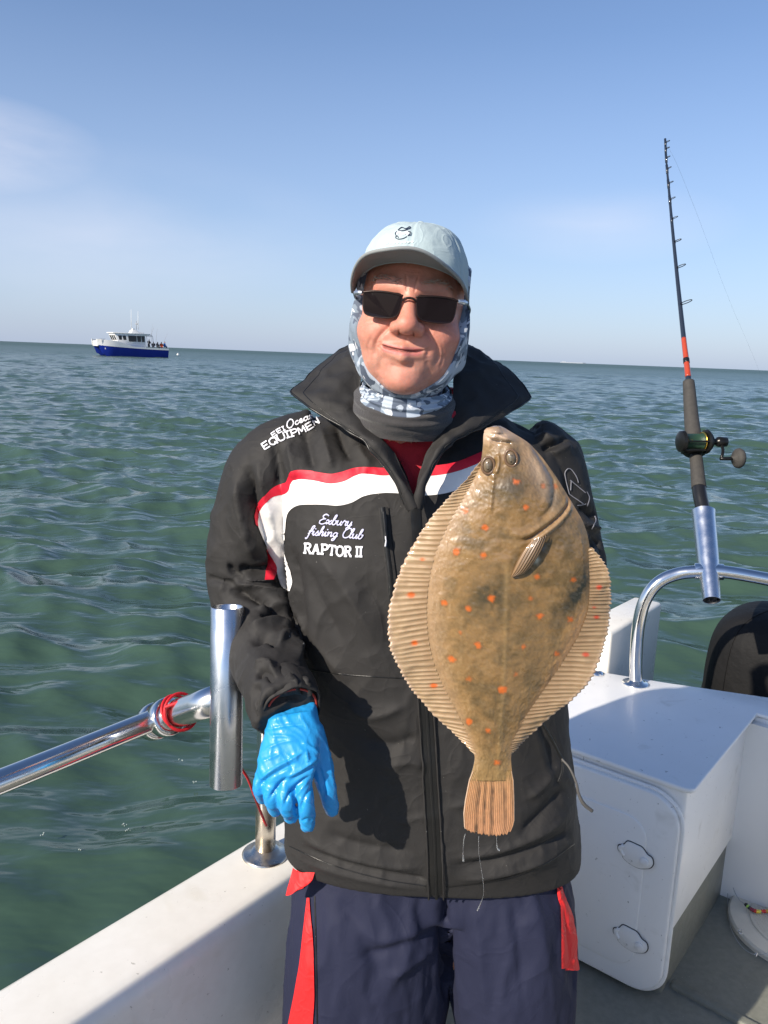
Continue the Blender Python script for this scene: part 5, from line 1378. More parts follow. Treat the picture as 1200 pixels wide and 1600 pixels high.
# ---- embroidered lettering
def place_line(strokes_, x0, y0, x1, y1, sc, w_, wobble=None):
    """strokes in em units -> photo pixels along a baseline"""
    d = np.array([x1 - x0, y1 - y0], float); ln = np.linalg.norm(d); d /= ln; nrm = np.array([d[1], -d[0]])
    out = []
    for s_ in strokes_:
        p = np.array(s_, float)
        out.append((np.array([x0, y0]) + p[:, :1] * sc * d + p[:, 1:] * sc * nrm, w_))
    return out
def cur(pts, n=None): return catmull(np.array(pts, float), n or 7 * len(pts))
def word(letters, gap=0.0, slant=0.0):
    out, x = [], 0.0
    for ch_ in letters:
        gl_, adv = SCRIPT[ch_]
        for s_ in gl_:
            p = np.array(s_, float); p[:, 0] += x + slant * p[:, 1]; out.append(p)
        x += adv + gap
    return out, x
SCRIPT = {
 'E': ([cur([(.62, .88), (.48, 1.0), (.28, .95), (.20, .76), (.32, .60), (.46, .55), (.24, .50), (.06, .30), (.08, .08), (.28, -.02), (.52, .08), (.66, .24)])], .60),
 'x': ([cur([(-.02, .36), (.08, .46), (.18, .36), (.24, .10), (.34, .0), (.44, .08)]), cur([(.42, .46), (.26, .26), (.04, 0.0)])], .42),
 'b': ([cur([(.0, .10), (.16, .50), (.26, .92), (.20, 1.02), (.12, .85), (.08, .30), (.12, .03), (.26, .0), (.36, .16), (.36, .36), (.28, .42), (.44, .38)])], .42),
 'u': ([cur([(.0, .30), (.08, .46), (.06, .14), (.14, .0), (.28, .10), (.36, .44)]), cur([(.36, .46), (.34, .12), (.40, .0), (.50, .10)])], .46),
 'r': ([cur([(.0, .20), (.10, .46), (.16, .52), (.20, .40), (.34, .42), (.28, .16), (.32, .0), (.42, .08)])], .38),
 'y': ([cur([(.0, .30), (.08, .46), (.06, .14), (.14, .0), (.28, .10), (.36, .44)]), cur([(.37, .46), (.34, .0), (.26, -.34), (.12, -.40), (.08, -.26), (.26, -.08), (.46, .14)])], .46),
 'f': ([cur([(.0, .12), (.20, .50), (.32, .92), (.24, 1.02), (.14, .80), (.08, .10), (.02, -.36), (-.08, -.40), (-.08, -.28)]), cur([(.0, .40), (.14, .43), (.32, .46)])], .30),
 'i': ([cur([(.0, .14), (.10, .46), (.08, .12), (.16, .0), (.26, .12)]), cur([(.14, .68), (.17, .72), (.18, .68)], 5)], .24),
 's': ([cur([(.0, .10), (.12, .36), (.18, .50), (.20, .36), (.28, .14), (.20, .0), (.06, .04)]), cur([(.20, .02), (.30, .06), (.36, .14)])], .31),
 'h': ([cur([(.0, .10), (.16, .56), (.24, .96), (.16, 1.0), (.10, .70), (.06, .0)]), cur([(.06, .0), (.12, .30), (.26, .46), (.32, .34), (.30, .08), (.36, .0), (.46, .12)])], .44),
 'n': ([cur([(.0, .32), (.08, .46), (.06, .0)]), cur([(.06, .0), (.14, .32), (.28, .46), (.34, .32), (.32, .08), (.38, .0), (.48, .12)])], .46),
 'g': ([cur([(.34, .36), (.22, .46), (.08, .34), (.06, .12), (.18, .0), (.32, .14), (.36, .44)]), cur([(.36, .46), (.32, -.06), (.22, -.38), (.08, -.40), (.08, -.26), (.26, -.08), (.44, .12)])], .44),
 'C': ([cur([(.60, .80), (.56, .98), (.38, 1.0), (.16, .78), (.06, .40), (.14, .08), (.36, -.02), (.60, .14)])], .56),
 'l': ([cur([(.0, .10), (.18, .54), (.28, .94), (.20, 1.02), (.12, .80), (.10, .16), (.18, .0), (.30, .12)])], .27),
 'O': ([cur([(.40, 1.0), (.16, .80), (.06, .36), (.18, .0), (.40, .02), (.58, .36), (.56, .80), (.40, 1.0), (.30, .92)])], .66),
 'c': ([cur([(.34, .36), (.26, .46), (.10, .36), (.06, .14), (.18, .0), (.36, .12)])], .36),
 'e': ([cur([(.02, .14), (.22, .24), (.28, .40), (.18, .47), (.07, .30), (.09, .07), (.22, .0), (.38, .14)])], .37),
 'a': ([cur([(.34, .38), (.22, .46), (.08, .34), (.06, .12), (.18, .0), (.32, .16), (.36, .46)]), cur([(.36, .46), (.32, .10), (.40, .0), (.50, .12)])], .46),
 ' ': ([], .34)}
def textline(txt, x0, y0, x1, y1, height, w_, name, mat, slant=0.22):
    st_, adv = word(txt, 0.0, slant)
    ln = math.hypot(x1 - x0, y1 - y0)
    k = ln / adv
    d = np.array([x1 - x0, y1 - y0]) / ln; nrm = np.array([d[1], -d[0]])
    lst = []
    for p in st_:
        p2 = np.array([x0, y0]) + (p[:, :1] * k) * d + (p[:, 1:] * height) * nrm
        # resample so strips stay short
        lst.append((p2, w_))
    return ribbons(lst, name, mat, 0.0016)
textline('Exbury', 498, 818, 550, 822, 15, 1.9, 'embroidered_text', M['print2'])
textline('fishing Club', 482, 835.5, 566, 842, 14.5, 1.9, 'embroidered_text', M['print2'])
# block capitals with slab serifs
def seg_(a, b): return np.linspace(a, b, 8)
BLOCK = {
 'R': [seg_((.16, 0), (.16, 1)), cur([(.16, .96), (.44, .98), (.60, .86), (.60, .66), (.44, .53), (.16, .52)]), seg_((.38, .52), (.66, .02)), seg_((.02, .03), (.32, .03)), seg_((.02, .97), (.22, .97)), seg_((.56, .03), (.76, .03))],
 'A': [seg_((.12, .02), (.40, .98)), seg_((.40, .98), (.66, .02)), seg_((.22, .34), (.58, .34)), seg_((.0, .03), (.26, .03)), seg_((.54, .03), (.80, .03))],
 'P': [seg_((.16, 0), (.16, 1)), cur([(.16, .96), (.46, .98), (.62, .84), (.62, .62), (.46, .48), (.16, .48)]), seg_((.02, .03), (.34, .03)), seg_((.02, .97), (.22, .97))],
 'T': [seg_((.36, 0), (.36, .98)), seg_((.0, .95), (.72, .95)), seg_((.03, .95), (.03, .74)), seg_((.69, .95), (.69, .74)), seg_((.22, .03), (.50, .03))],
 'O': [cur([(.38, 1.0), (.12, .82), (.06, .5), (.12, .18), (.38, .0), (.64, .18), (.70, .5), (.64, .82), (.38, 1.0)], 40)],
 'I': [seg_((.18, .0), (.18, 1.0)), seg_((.02, .03), (.34, .03)), seg_((.02, .97), (.34, .97))],
 'E': [seg_((.10, 0), (.10, 1)), seg_((.10, .96), (.60, .96)), seg_((.10, .5), (.52, .5)), seg_((.10, .04), (.60, .04))],
 'Q': [cur([(.36, 1.0), (.10, .80), (.06, .5), (.10, .20), (.36, .0), (.62, .20), (.66, .5), (.62, .80), (.36, 1.0)], 40), seg_((.42, .28), (.70, -.06))],
 'U': [cur([(.08, 1.0), (.08, .30), (.20, .04), (.36, .0), (.52, .04), (.62, .30), (.62, 1.0)], 30)],
 'M': [seg_((.06, 0), (.10, 1)), seg_((.10, 1), (.38, .3)), seg_((.38, .3), (.66, 1)), seg_((.66, 1), (.70, 0))],
 'N': [seg_((.08, 0), (.08, 1)), seg_((.08, 1), (.56, 0)), seg_((.56, 0), (.56, 1))]}
ADV = {'R': .78, 'A': .82, 'P': .70, 'T': .76, 'O': .78, 'I': .36, 'E': .68, 'Q': .74, 'U': .72, 'M': .80, 'N': .68, ' ': .3}
def blockline(txt, base, height, w_, name, mat):
    """base: polyline of the baseline in photo pixels"""
    adv = sum(ADV[c] for c in txt)
    bl = catmull(np.array(base, float), 200)
    s_ = np.r_[0, np.cumsum(np.linalg.norm(np.diff(bl, axis=0), axis=1))]; tot = s_[-1]
    lst, x = [], 0.0
    for c in txt:
        for st_ in BLOCK.get(c, []):
            p = np.array(st_)
            u = (x + p[:, 0]) / adv * tot
            bx, by = np.interp(u, s_, bl[:, 0]), np.interp(u, s_, bl[:, 1])
            dx, dy = np.gradient(bl[:, 0], s_), np.gradient(bl[:, 1], s_)
            tx, ty = np.interp(u, s_, dx), np.interp(u, s_, dy)
            lst.append((np.stack([bx + ty * p[:, 1] * height, by - tx * p[:, 1] * height], 1), w_))
        x += ADV[c]
    return ribbons(lst, name, mat, 0.0016)
blockline('RAPTOR II', [(475, 864), (505, 866), (535, 869), (567, 870)], 15.5, 3.2, 'embroidered_text', M['print'])
blockline('EQUIPMEN', [(413, 704), (428, 695), (450, 685), (475, 677), (502, 661)], 10.5, 2.3, 'embroidered_text', M['print'])
textline('Ocean', 449, 671, 492, 652, 11.5, 1.9, 'embroidered_text', M['print'], 0.1)
blockline('EEI', [(427, 684.5), (437, 677.5), (447, 672.5)], 7, 1.7, 'embroidered_text', M['print'])
# sleeve emblem outline on his left arm
em = [cur([(884, 752), (882, 740), (886, 733), (892, 734), (900, 745), (903, 754)]), seg_((884, 752), (889, 772)), seg_((889, 772), (912, 788)), seg_((890, 750), (914, 770)), seg_((892, 751), (891, 766)), seg_((901, 790), (915, 787)), cur([(916, 768), (920, 778), (917, 790)]), cur([(929, 806), (930, 815), (924, 826)])]
ribbons([(e_, 1.5) for e_ in em], 'sleeve_emblem', pmat('grey_print', (0.22, 0.22, 0.25), 0.6), 0.0014)
# small cap emblem: looped rope over a curl, with a pale line of stitching under it
cv0, cf0 = crown()
BVC = BVHTree.FromPolygons(HCp(cv0).tolist(), cf0.tolist())
_bv = BV; BV = BVC
ribbons([(p_, 1.1) for p_ in (cur([(622, 360), (628, 356), (634, 358), (640, 355), (641, 357), (634, 360), (628, 361), (623, 361)]), cur([(619, 369), (618, 365), (621, 362)]), cur([(637, 362), (641, 363), (640, 367), (637, 369)]), cur([(618, 372), (623, 374), (630, 373), (636, 370)]), cur([(618, 371), (621, 369), (623, 372)]))], 'cap_emblem', M['navyprint'], 0.0009, capo)
ribbons([(cur([(620, 366), (624, 363), (630, 366), (636, 363), (638, 367)]), 3.0)], 'cap_emblem', M['print'], 0.0007, capo)
ribbons([(seg_((603 + k * 5.6, 380.5 - k * 0.25), (607 + k * 5.6, 379.5 - k * 0.25)), 2.6) for k in range(8)], 'cap_stitching', pmat('pale_stitch', (0.66, 0.74, 0.72), 0.7), 0.0006, capo)
BV = _bv
# ---- shirt inside the open neck
srings = []
for k in (range(5, 13)):
    py, xl, xr, Y, b, e = TR[k]
    p0, p1 = P(xl, py, Y), P(xr, py, Y); c = (p0 + p1) / 2; a = np.linalg.norm(p1 - p0) / 2
    srings.append(sring(c + [0, 0, 0.012], a * {9: 0.62, 10: 0.70, 11: 0.85, 12: 0.92}.get(k, 0.72), b - (0.018 if k < 9 else 0.006), 72, 2.3))
ss = catmull(np.array(srings).reshape(len(srings), -1), 50).reshape(50, 72, 3)
sv, sf_ = loft(list(ss))
sn = vnormals(sv, quads(sf_))
sq = proj(sv)
sv = sv + sn * (0.004 * fbm(sv * np.array([16, 16, 8]), 3, 55) + 0.003 * np.clip(1 - np.abs(fbm(sv @ np.array([[26, 4, 9], [4, 22, 0], [9, 0, 12]]), 2, 57)) * 3, 0, 1))[:, None]
mk('shirt', sv, sf_, M['shirt'], man)
col_c = [P(588, 655, 1.215), P(600, 672, 1.200), P(625, 684, 1.190), P(650, 684, 1.190), P(680, 672, 1.200), P(700, 656, 1.21), P(716, 640, 1.24)]
shn = mk('shirt_neckband', *tube(np.array(col_c) + [0, 0, 0.004], 0.008, 10, 40, flat=0.6), M['shirt'], man)
mk('under_collar', *tube(np.array(col_c[1:5]) + [0.002, 0.004, 0.010], 0.006, 8, 24), pmat('grey_undershirt', (0.33, 0.31, 0.28), 0.8), man)
# ---- jacket front edges of the open neck
for nm, ed in (('a', [(556, 628), (574, 660), (598, 692), (621, 722), (636, 754), (646, 800)]), ('b', [(724, 628), (708, 662), (686, 692), (667, 716), (657, 752), (650, 800)])):
    e_ = catmull(np.array(ed, float), 60)
    g_ = np.array([h for h in (onj(x, y, 0.002) for x, y in e_) if h is not None])
    g_ = np.array([g_[max(0, i - 3):i + 4].mean(0) for i in range(len(g_))])
    mk('front_zip_edge', *tube(g_, 0.0034, 10), M['zip'], jacket)
# ---- collar: one sheet from the left point round the neck to the right point
inner_c = [(648, 792, 1.163), (634, 748, 1.168), (606, 702, 1.182), (578, 668, 1.200), (564, 630, 1.232), (564, 590, 1.272), (566, 552, 1.325), (594, 545, 1.385), (640, 545, 1.425), (686, 546, 1.385), (710, 550, 1.325), (709, 590, 1.272), (706, 636, 1.232), (694, 670, 1.200), (670, 704, 1.182), (655, 750, 1.168), (650, 792, 1.163)]
outer_c = [(644, 796, 1.157), (620, 757, 1.155), (572, 692, 1.172), (508, 652, 1.212), (453, 611, 1.262), (496, 577, 1.335), (543, 546, 1.392), (590, 536, 1.455), (640, 532, 1.468), (690, 536, 1.455), (738, 546, 1.398), (786, 578, 1.345), (829, 622, 1.285), (768, 658, 1.222), (706, 690, 1.178), (662, 757, 1.155), (653, 796, 1.157)]
ic = catmull(np.array([P(*q) for q in inner_c]), 200); _op = np.array([P(*q) for q in outer_c]); _os = np.linspace(0, len(_op) - 1, 200)
oc_c = np.stack([np.interp(_os, np.arange(len(_op)), _op[:, k]) for k in range(3)], 1) * 0.6 + catmull(_op, 200) * 0.4
rowsC = []
for j in range(22):
    t_ = j / 21
    b_ = ic * (1 - t_) + oc_c * t_
    bulge = 0.012 * math.sin(t_ * math.pi)
    w_ = np.linspace(-1, 1, 200)
    b_ = b_ + np.array([0, -1, 0.25]) * bulge * (np.abs(w_)[:, None] > 0.0)
    rowsC.append(b_)
cg = np.array(rowsC)
cfaces = gridfaces(22, 200)
cn = vnormals(cg.reshape(-1, 3), cfaces).reshape(cg.shape)
cg = cg + cn * (0.0065 * fbm(cg * np.array([15, 15, 11]), 3, 61) + 0.005 * np.clip(1 - np.abs(fbm(cg * np.array([24, 24, 18]), 2, 63)) * 2.6, 0, 1))[..., None]
cn = vnormals(cg.reshape(-1, 3), cfaces).reshape(cg.shape)
A1 = (cg + cn * 0.0016).reshape(-1, 3); A2 = (cg - cn * 0.0016).reshape(-1, 3)
nC = 200
rim = []
for j0 in (0, 21):
    for i in range(nC - 1):
        a_, b_ = j0 * nC + i, j0 * nC + i + 1
        rim.append([a_, b_, b_ + 22 * nC, a_ + 22 * nC])
collar = mk('collar', np.vstack([A1, A2]), cfaces.tolist() + (cfaces[:, ::-1] + 22 * nC).tolist() + rim, M['jacket'], jacket)
# zip chain along the collar's turned edge, and the stitched edge line
edge_l = cg[-1, 4:90]; edge_r = cg[-1, 110:196]
for e_ in (edge_l, edge_r):
    mk('collar_edge', *tube(e_ + [0, -0.001, 0], 0.0019, 8), M['zip'], jacket)
for j_ in (17,):
    for sl_ in (slice(8, 88), slice(112, 192)):
        mk('collar_stitch', *tube(cg[j_, sl_] + cn[j_, sl_] * np.sign(-cn[j_, sl_][:, 1:2]) * 0.0014, 0.0008, 6), M['zip'], jacket)

# ---- gloves
def finger(pts, rad, n=14): return tube(np.array(pts), np.array(rad), n, 22)
def ballp(c, r): return lathe(np.asarray(c) - [0, 0, r], (0, 0, 1), [(0, 0), (r * .13, r * .5), (r * .5, r * .866), (r, r), (r * 1.5, r * .866), (r * 1.87, r * .5), (2 * r, 0)], 14)
def palm_loft(stations):
    """stations: centre, half width vector, half thickness vector"""
    rs_ = []
    t = np.linspace(0, 2 * math.pi, 36, endpoint=False)
    for c, wv, tv in stations:
        cc_, ss_ = np.cos(t), np.sin(t)
        e = 2 / 2.6
        rs_.append(np.asarray(c) + (np.sign(cc_) * np.abs(cc_) ** e)[:, None] * np.asarray(wv) + (np.sign(ss_) * np.abs(ss_) ** e)[:, None] * np.asarray(tv))
    q = catmull(np.array(rs_).reshape(len(rs_), -1), 24).reshape(24, 36, 3)
    return loft(list(q))
wx = RT * 0.98; tn = np.array([0.0, 1.0, 0.15])
parts = [palm_loft([(P(459, 1104, 1.092), wx * 0.031 + UP * 0.004, tn * 0.026), (P(458, 1120, 1.082), wx * 0.036, tn * 0.027), (P(455, 1155, 1.062), wx * 0.041, tn * 0.024), (P(449, 1190, 1.045), wx * 0.0425, tn * 0.021), (P(444, 1216, 1.038), wx * 0.0385 - UP * 0.006, tn * 0.0165)])]
FG = [([(414, 1200, 1.052), (407, 1228, 1.040), (411, 1246, 1.062)], [0.0115, 0.0110, 0.0100]), ([(428, 1208, 1.044), (424, 1243, 1.026), (431, 1264, 1.044)], [0.0122, 0.0115, 0.0105]),
      ([(449, 1212, 1.040), (447, 1252, 1.020), (455, 1275, 1.038)], [0.0125, 0.0118, 0.0108]), ([(472, 1206, 1.042), (478, 1256, 1.024), (481, 1288, 1.038)], [0.0125, 0.0118, 0.0108]),
      ([(486, 1145, 1.075), (502, 1195, 1.066), (512, 1235, 1.060), (519, 1264, 1.066)], [0.0190, 0.0165, 0.0125, 0.0108])]
for pts_, rad_ in FG:
    p3 = [P(*q) for q in pts_]
    parts.append(finger(p3, rad_)); parts.append(ballp(p3[-1], rad_[-1])); parts.append(ballp(p3[0], rad_[0]))
gv, gf = remesh(parts, 0.0021, 5, 0.5)
gn = vnormals(gv, quads(gf))
gv = gv + gn * (0.0010 * fbm(gv * 45, 3, 71) + 0.0014 * np.clip(1 - np.abs(fbm(gv @ np.array([[60, 10, 30], [0, 50, 0], [40, 0, 50]]), 2, 73)) * 3, 0, 1))[:, None]
GS = [([(400, 1222), (430, 1200), (460, 1184), (478, 1170)], 2.2, 0.0035), ([(402, 1229), (430, 1209), (464, 1190)], 2.5, -0.003), ([(446, 1216), (475, 1200), (501, 1182)], 2.2, 0.0035), ([(449, 1222), (478, 1206), (500, 1190)], 2.6, -0.003), ([(501, 1182), (492, 1172), (480, 1164), (470, 1160)], 2.4, 0.003),
      ([(478, 1170), (480, 1182), (481, 1195)], 2.0, 0.003), ([(418, 1253), (436, 1226), (452, 1214)], 2.4, -0.004), ([(443, 1262), (452, 1240), (470, 1222), (486, 1212)], 2.4, -0.004), ([(468, 1272), (476, 1246), (492, 1226)], 2.2, -0.003), ([(458, 1250), (472, 1232), (482, 1218)], 2.0, 0.0025),
      ([(418, 1126), (450, 1118), (490, 1112)], 2.0, 0.002), ([(416, 1140), (446, 1134), (476, 1132)], 2.2, -0.002), ([(420, 1150), (440, 1150), (466, 1154)], 2.0, 0.0018), ([(412, 1172), (440, 1160), (466, 1156)], 2.0, 0.002), ([(496, 1190), (506, 1225), (506, 1256)], 3.0, -0.004), ([(436, 1170), (452, 1190), (458, 1206)], 2.4, -0.0018),
      ([(470, 1285), (480, 1280), (492, 1286)], 2.0, -0.0025), ([(408, 1190), (424, 1184), (440, 1176)], 2.2, 0.002), ([(510, 1160), (516, 1200), (524, 1240)], 2.4, 0.0022)]
gv = strokes(gv, gf, GS, face=0.0)
glv = mk('glove', gv, gf, M['glove'], man)
glv['label'] = 'crumpled bright blue disposable glove on his lowered hand'
# cuff of the sleeve around it
cuffc = P(455, 1103, 1.092); cdir = P(459, 1120, 1.075) - P(446, 1080, 1.125); cdir /= np.linalg.norm(cdir)
th_ = np.linspace(0, 2 * math.pi, 48, endpoint=False)
_, ca, cb = frames(np.array([cuffc, cuffc + cdir * .01, cuffc + cdir * .02]))
crings = []
for s_, r_ in ((-0.045, 0.044), (-0.025, 0.0485), (0.000, 0.0465), (0.010, 0.0445), (0.011, 0.0420), (0.000, 0.0405), (-0.02, 0.038)):
    wob = 1 + 0.05 * np.sin(3 * th_ + 1 + s_ * 60) + 0.03 * np.sin(7 * th_)
    crings.append(cuffc + cdir * s_ + (r_ * wob)[:, None] * (np.cos(th_)[:, None] * ca[0] + np.sin(th_)[:, None] * cb[0]))
mk('cuff', *loft(crings, False), M['jacket'], jacket)
mk('cuff_lining', *tube(np.array([cuffc + cdir * 0.006 + 0.0365 * (math.cos(t) * ca[0] + math.sin(t) * cb[0]) for t in th_]), 0.0018, 8, closed=True), pmat('red_lining', (0.36, 0.04, 0.025), 0.7), jacket)
# the other hand grips the fish by the gill from behind
FY = 0.93
hd = P(828, 812, 0.985)
ax1 = hd - WL; ax1 /= np.linalg.norm(ax1)
sd_ = np.cross(ax1, [0, 1, 0]); sd_ /= np.linalg.norm(sd_); nn_ = np.cross(sd_, ax1)
parts = [palm_loft([(WL - ax1 * 0.02, sd_ * 0.031, nn_ * 0.026), (WL + ax1 * 0.02, sd_ * 0.037, nn_ * 0.024), (WL + ax1 * 0.065, sd_ * 0.042, nn_ * 0.019), (WL + ax1 * 0.095, sd_ * 0.040, nn_ * 0.016)])]
kn = WL + ax1 * 0.09
for k, (o_, ln) in enumerate(((-0.030, 0.058), (-0.010, 0.068), (0.011, 0.066), (0.031, 0.052))):
    r0 = kn + sd_ * o_
    p3 = [r0, r0 + ax1 * ln * 0.5 + np.array([0, -0.004, 0.0]), r0 + ax1 * ln * 0.75 + np.array([-0.010, 0.012, 0.012]), r0 + ax1 * ln * 0.55 + np.array([-0.022, 0.026, 0.012])]
    p3 = [np.array([a[0], max(a[1], 0.968), a[2]]) for a in p3]
    parts.append(finger(p3, [0.0115, 0.011, 0.0105, 0.0095])); parts.append(ballp(p3[-1], 0.0095))
tb_ = [WL + ax1 * 0.03 + sd_ * 0.03, WL + ax1 * 0.07 + sd_ * 0.062, WL + ax1 * 0.105 + sd_ * 0.066 - np.array([0.0, 0.006, 0])]
tb_ = [np.array([a[0], max(a[1], 0.968), a[2]]) for a in tb_]
parts.append(finger(tb_, [0.018, 0.0135, 0.0105])); parts.append(ballp(tb_[-1], 0.0105))
g2v, g2f = remesh(parts, 0.003, 4, 0.5)
mk('glove', g2v, g2f, M['glove'], man)

# ---- shorts
def legrings(rows_, Y, b):
    out = []
    for i_, (py, xl, xr) in enumerate(rows_):
        p0, p1 = P(xl, py, Y), P(xr, py, Y)
        out.append(sring((p0 + p1) / 2, np.linalg.norm(p1 - p0) / 2, b[i_] if isinstance(b, list) else b, 48, 2.4))
    return loft(list(catmull(np.array(out).reshape(len(out), -1), 30).reshape(30, 48, 3)))
l1 = legrings([(1310, 486, 690), (1345, 476, 696), (1400, 458, 702), (1500, 448, 700), (1600, 446, 690), (1650, 450, 686)], 1.295, [0.095, 0.104, 0.120, 0.126, 0.126, 0.126])
l2 = legrings([(1310, 686, 868), (1345, 686, 880), (1400, 690, 896), (1500, 697, 900), (1570, 713, 893), (1612, 718, 888)], 1.295, [0.095, 0.104, 0.120, 0.126, 0.126, 0.124])
hipr = legrings([(1230, 510, 845), (1300, 490, 868), (1345, 480, 880), (1385, 484, 876)], 1.305, [0.09, 0.098, 0.106, 0.108])
pv, pf = remesh([l1, l2, hipr], 0.0052, 4, 0.5)
pn = vnormals(pv, quads(pf))
pv = pv + pn * (0.009 * fbm(pv * np.array([11, 11, 3.5]), 3, 81) + 0.005 * np.clip(1 - np.abs(fbm(pv * np.array([20, 20, 7]), 3, 83)) * 2.4, 0, 1))[:, None]
PS = [([(540, 1440), (600, 1470), (680, 1440)], 14, 0.008), ([(560, 1500), (620, 1480), (684, 1450)], 9, -0.008), ([(600, 1530), (650, 1500), (688, 1470)], 8, 0.007), ([(520, 1400), (560, 1450), (600, 1540)], 14, -0.007), ([(740, 1400), (750, 1480), (760, 1590)], 14, 0.008), ([(800, 1400), (812, 1480), (815, 1590)], 10, -0.008), ([(840, 1400), (850, 1480), (866, 1580)], 12, 0.008),
      ([(694, 1390), (695, 1440), (697, 1500), (700, 1570)], 6, -0.030), ([(480, 1420), (484, 1500), (490, 1590)], 10, 0.006), ([(650, 1410), (640, 1480), (600, 1560)], 10, 0.006), ([(884, 1400), (890, 1480), (892, 1560)], 8, -0.006)]
pv = strokes(pv, pf, PS)
shorts = mk('shorts', pv, pf, M['navy'], man)
_bv = BV
BV = BVHTree.FromPolygons(pv.tolist(), pf)
def vent(l_, r_, name, nu, nv, flare):
    o_ = patch(l_, r_, nu, nv, name, M['redvent'], 0.003, shorts, 0.08)
    return o_
vent([(481, 1402), (474, 1470), (464, 1540), (452, 1600)], [(485, 1402), (490, 1480), (492, 1550), (490, 1606)], 'red_vent', 40, 8, 0)
vent([(455, 1356), (452, 1375), (450, 1398)], [(490, 1364), (486, 1378), (476, 1388)], 'red_pocket_flap', 16, 10, 0)
vent([(872, 1384), (875, 1440), (876, 1512)], [(876, 1384), (892, 1440), (897, 1512)], 'red_vent', 40, 8, 0)
ribbons([(catmull(np.array([(492, 1400), (494, 1480), (496, 1600)]), 40), 2.0)], 'side_seam', M['zip'], 0.001, shorts)
BV = _bv
# loose red flap edges standing off the cloth
def flapmesh(a, b, name):
    a = catmull(np.array([P(*q) for q in a]), 24); b = catmull(np.array([P(*q) for q in b]), 24)
    rows_ = [a * (1 - t) + b * t + np.array([0, -1, 0]) * 0.006 * math.sin(t * 3.1) for t in np.linspace(0, 1, 10)]
    g_ = np.array(rows_); g_ = g_ + 0.004 * fbm(g_ * 40, 2, 5)[..., None]
    v_ = np.vstack([g_.reshape(-1, 3), (g_ + [0, 0.0015, 0]).reshape(-1, 3)])
    f_ = gridfaces(10, 24); return mk(name, v_, f_.tolist() + (f_[:, ::-1] + 240).tolist(), M['redvent'], shorts)
flapmesh([(872, 1384, 1.215), (876, 1440, 1.205), (877, 1516, 1.195)], [(879, 1386, 1.225), (898, 1445, 1.225), (905, 1516, 1.225)], 'red_vent')
flapmesh([(457, 1357, 1.215), (452, 1378, 1.205), (448, 1397, 1.200)], [(490, 1366, 1.192), (484, 1380, 1.188), (462, 1392, 1.190)], 'red_pocket_flap')
flapmesh([(889, 1325, 1.25), (892, 1336, 1.25), (894, 1352, 1.25)], [(900, 1322, 1.26), (904, 1338, 1.26), (902, 1354, 1.26)], 'red_pocket_flap')
# boots
for axx in (-0.045, 0.245):
    bvv, bff = remesh([limb([(axx, 1.328, 0.30), (axx, 1.328, 0.14), (axx, 1.335, 0.07)], [0.066, 0.056, 0.052], 24, 12), limb([(axx, 1.375, 0.045), (axx, 1.28, 0.048), (axx + 0.004, 1.17, 0.036), (axx + 0.006, 1.125, 0.032)], [0.045, 0.048, 0.046, 0.026], 20, 14), box3((axx, 1.25, 0.010), (0.085, 0.27, 0.02), 0.008)], 0.006, 3)
    mk('boot', bvv, bff, M['boot'], man)
# hem drawcord
mk('drawcord', *tube(np.array([P(846, 1128, 1.17), P(862, 1155, 1.175), P(874, 1178, 1.18), P(880, 1188, 1.18)]), 0.0022, 8, 20), M['zip'], jacket)
mk('drawcord', *tube(np.array([P(878, 1186, 1.178), P(890, 1200, 1.165), P(900, 1222, 1.160), P(904, 1240, 1.162), P(912, 1256, 1.165), P(925, 1267, 1.170)]), [0.0018, 0.0018, 0.002, 0.0025, 0.003, 0.0032], 8, 40), pmat('sunlit_cord', (0.10, 0.095, 0.09), 0.7), jacket)  # sunlit length of the black cord, its light painted in as grey
mk('drawcord', *tube(np.array([P(879, 1187, 1.18), P(878, 1205, 1.175), P(872, 1222, 1.172)]), 0.0022, 8, 16), M['zip'], jacket)
# ================================================================== the plaice held up to the camera
def FP(X, Yz, d=0.0):
    """fish drawing coordinates -> place: hangs upright just in front of the angler, d towards the camera"""
    X = np.asarray(X, float); Yz = np.asarray(Yz, float); d = np.asarray(d, float)
    px, py = 580 + X / 2.285, 640 + Yz / 2.285
    dv = ((px - 600) / FPX)[..., None] * RT + ((800 - py) / FPX)[..., None] * UP + FW
    base = CAM + dv * (FYC / dv[..., 1])[..., None]
    return base + np.stack([0 * d, -d, 0 * d], -1)
FYC = 0.93
fish = empty('flatfish', P(765, 1300, FYC), 'large brown flatfish with orange spots held up by the angler', 'fish')
LB = np.array([(58, 440), (66, 412), (75, 403), (90, 400), (130, 399), (170, 394), (190, 390), (260, 350), (310, 322), (400, 268), (500, 220), (600, 195), (700, 186), (800, 191), (900, 213), (980, 247), (1080, 298), (1180, 349), (1235, 371), (1275, 364), (1320, 350)], float)
RB = np.array([(58, 460), (66, 478), (80, 500), (115, 560), (170, 610), (240, 660), (310, 702), (390, 750), (440, 768), (490, 776), (600, 782), (700, 775), (800, 742), (890, 690), (990, 622), (1080, 562), (1170, 512), (1235, 497), (1275, 500), (1320, 506)], float)
nr, ncx = 330, 170
yy = 58 + (1320 - 58) * (np.linspace(0, 1, nr) ** 1.0)
xl = np.interp(yy, LB[:, 0], LB[:, 1]); xr = np.interp(yy, RB[:, 0], RB[:, 1])
sm = np.ones(9) / 9
xl[6:-6] = np.convolve(xl, sm, 'same')[6:-6]; xr[6:-6] = np.convolve(xr, sm, 'same')[6:-6]
u = np.sin(np.linspace(-1, 1, ncx) * math.pi / 2 * 0.97) / math.sin(math.pi / 2 * 0.97)
U, YY = np.meshgrid(u, yy)
XX = (xl + xr)[:, None] / 2 + U * (xr - xl)[:, None] / 2
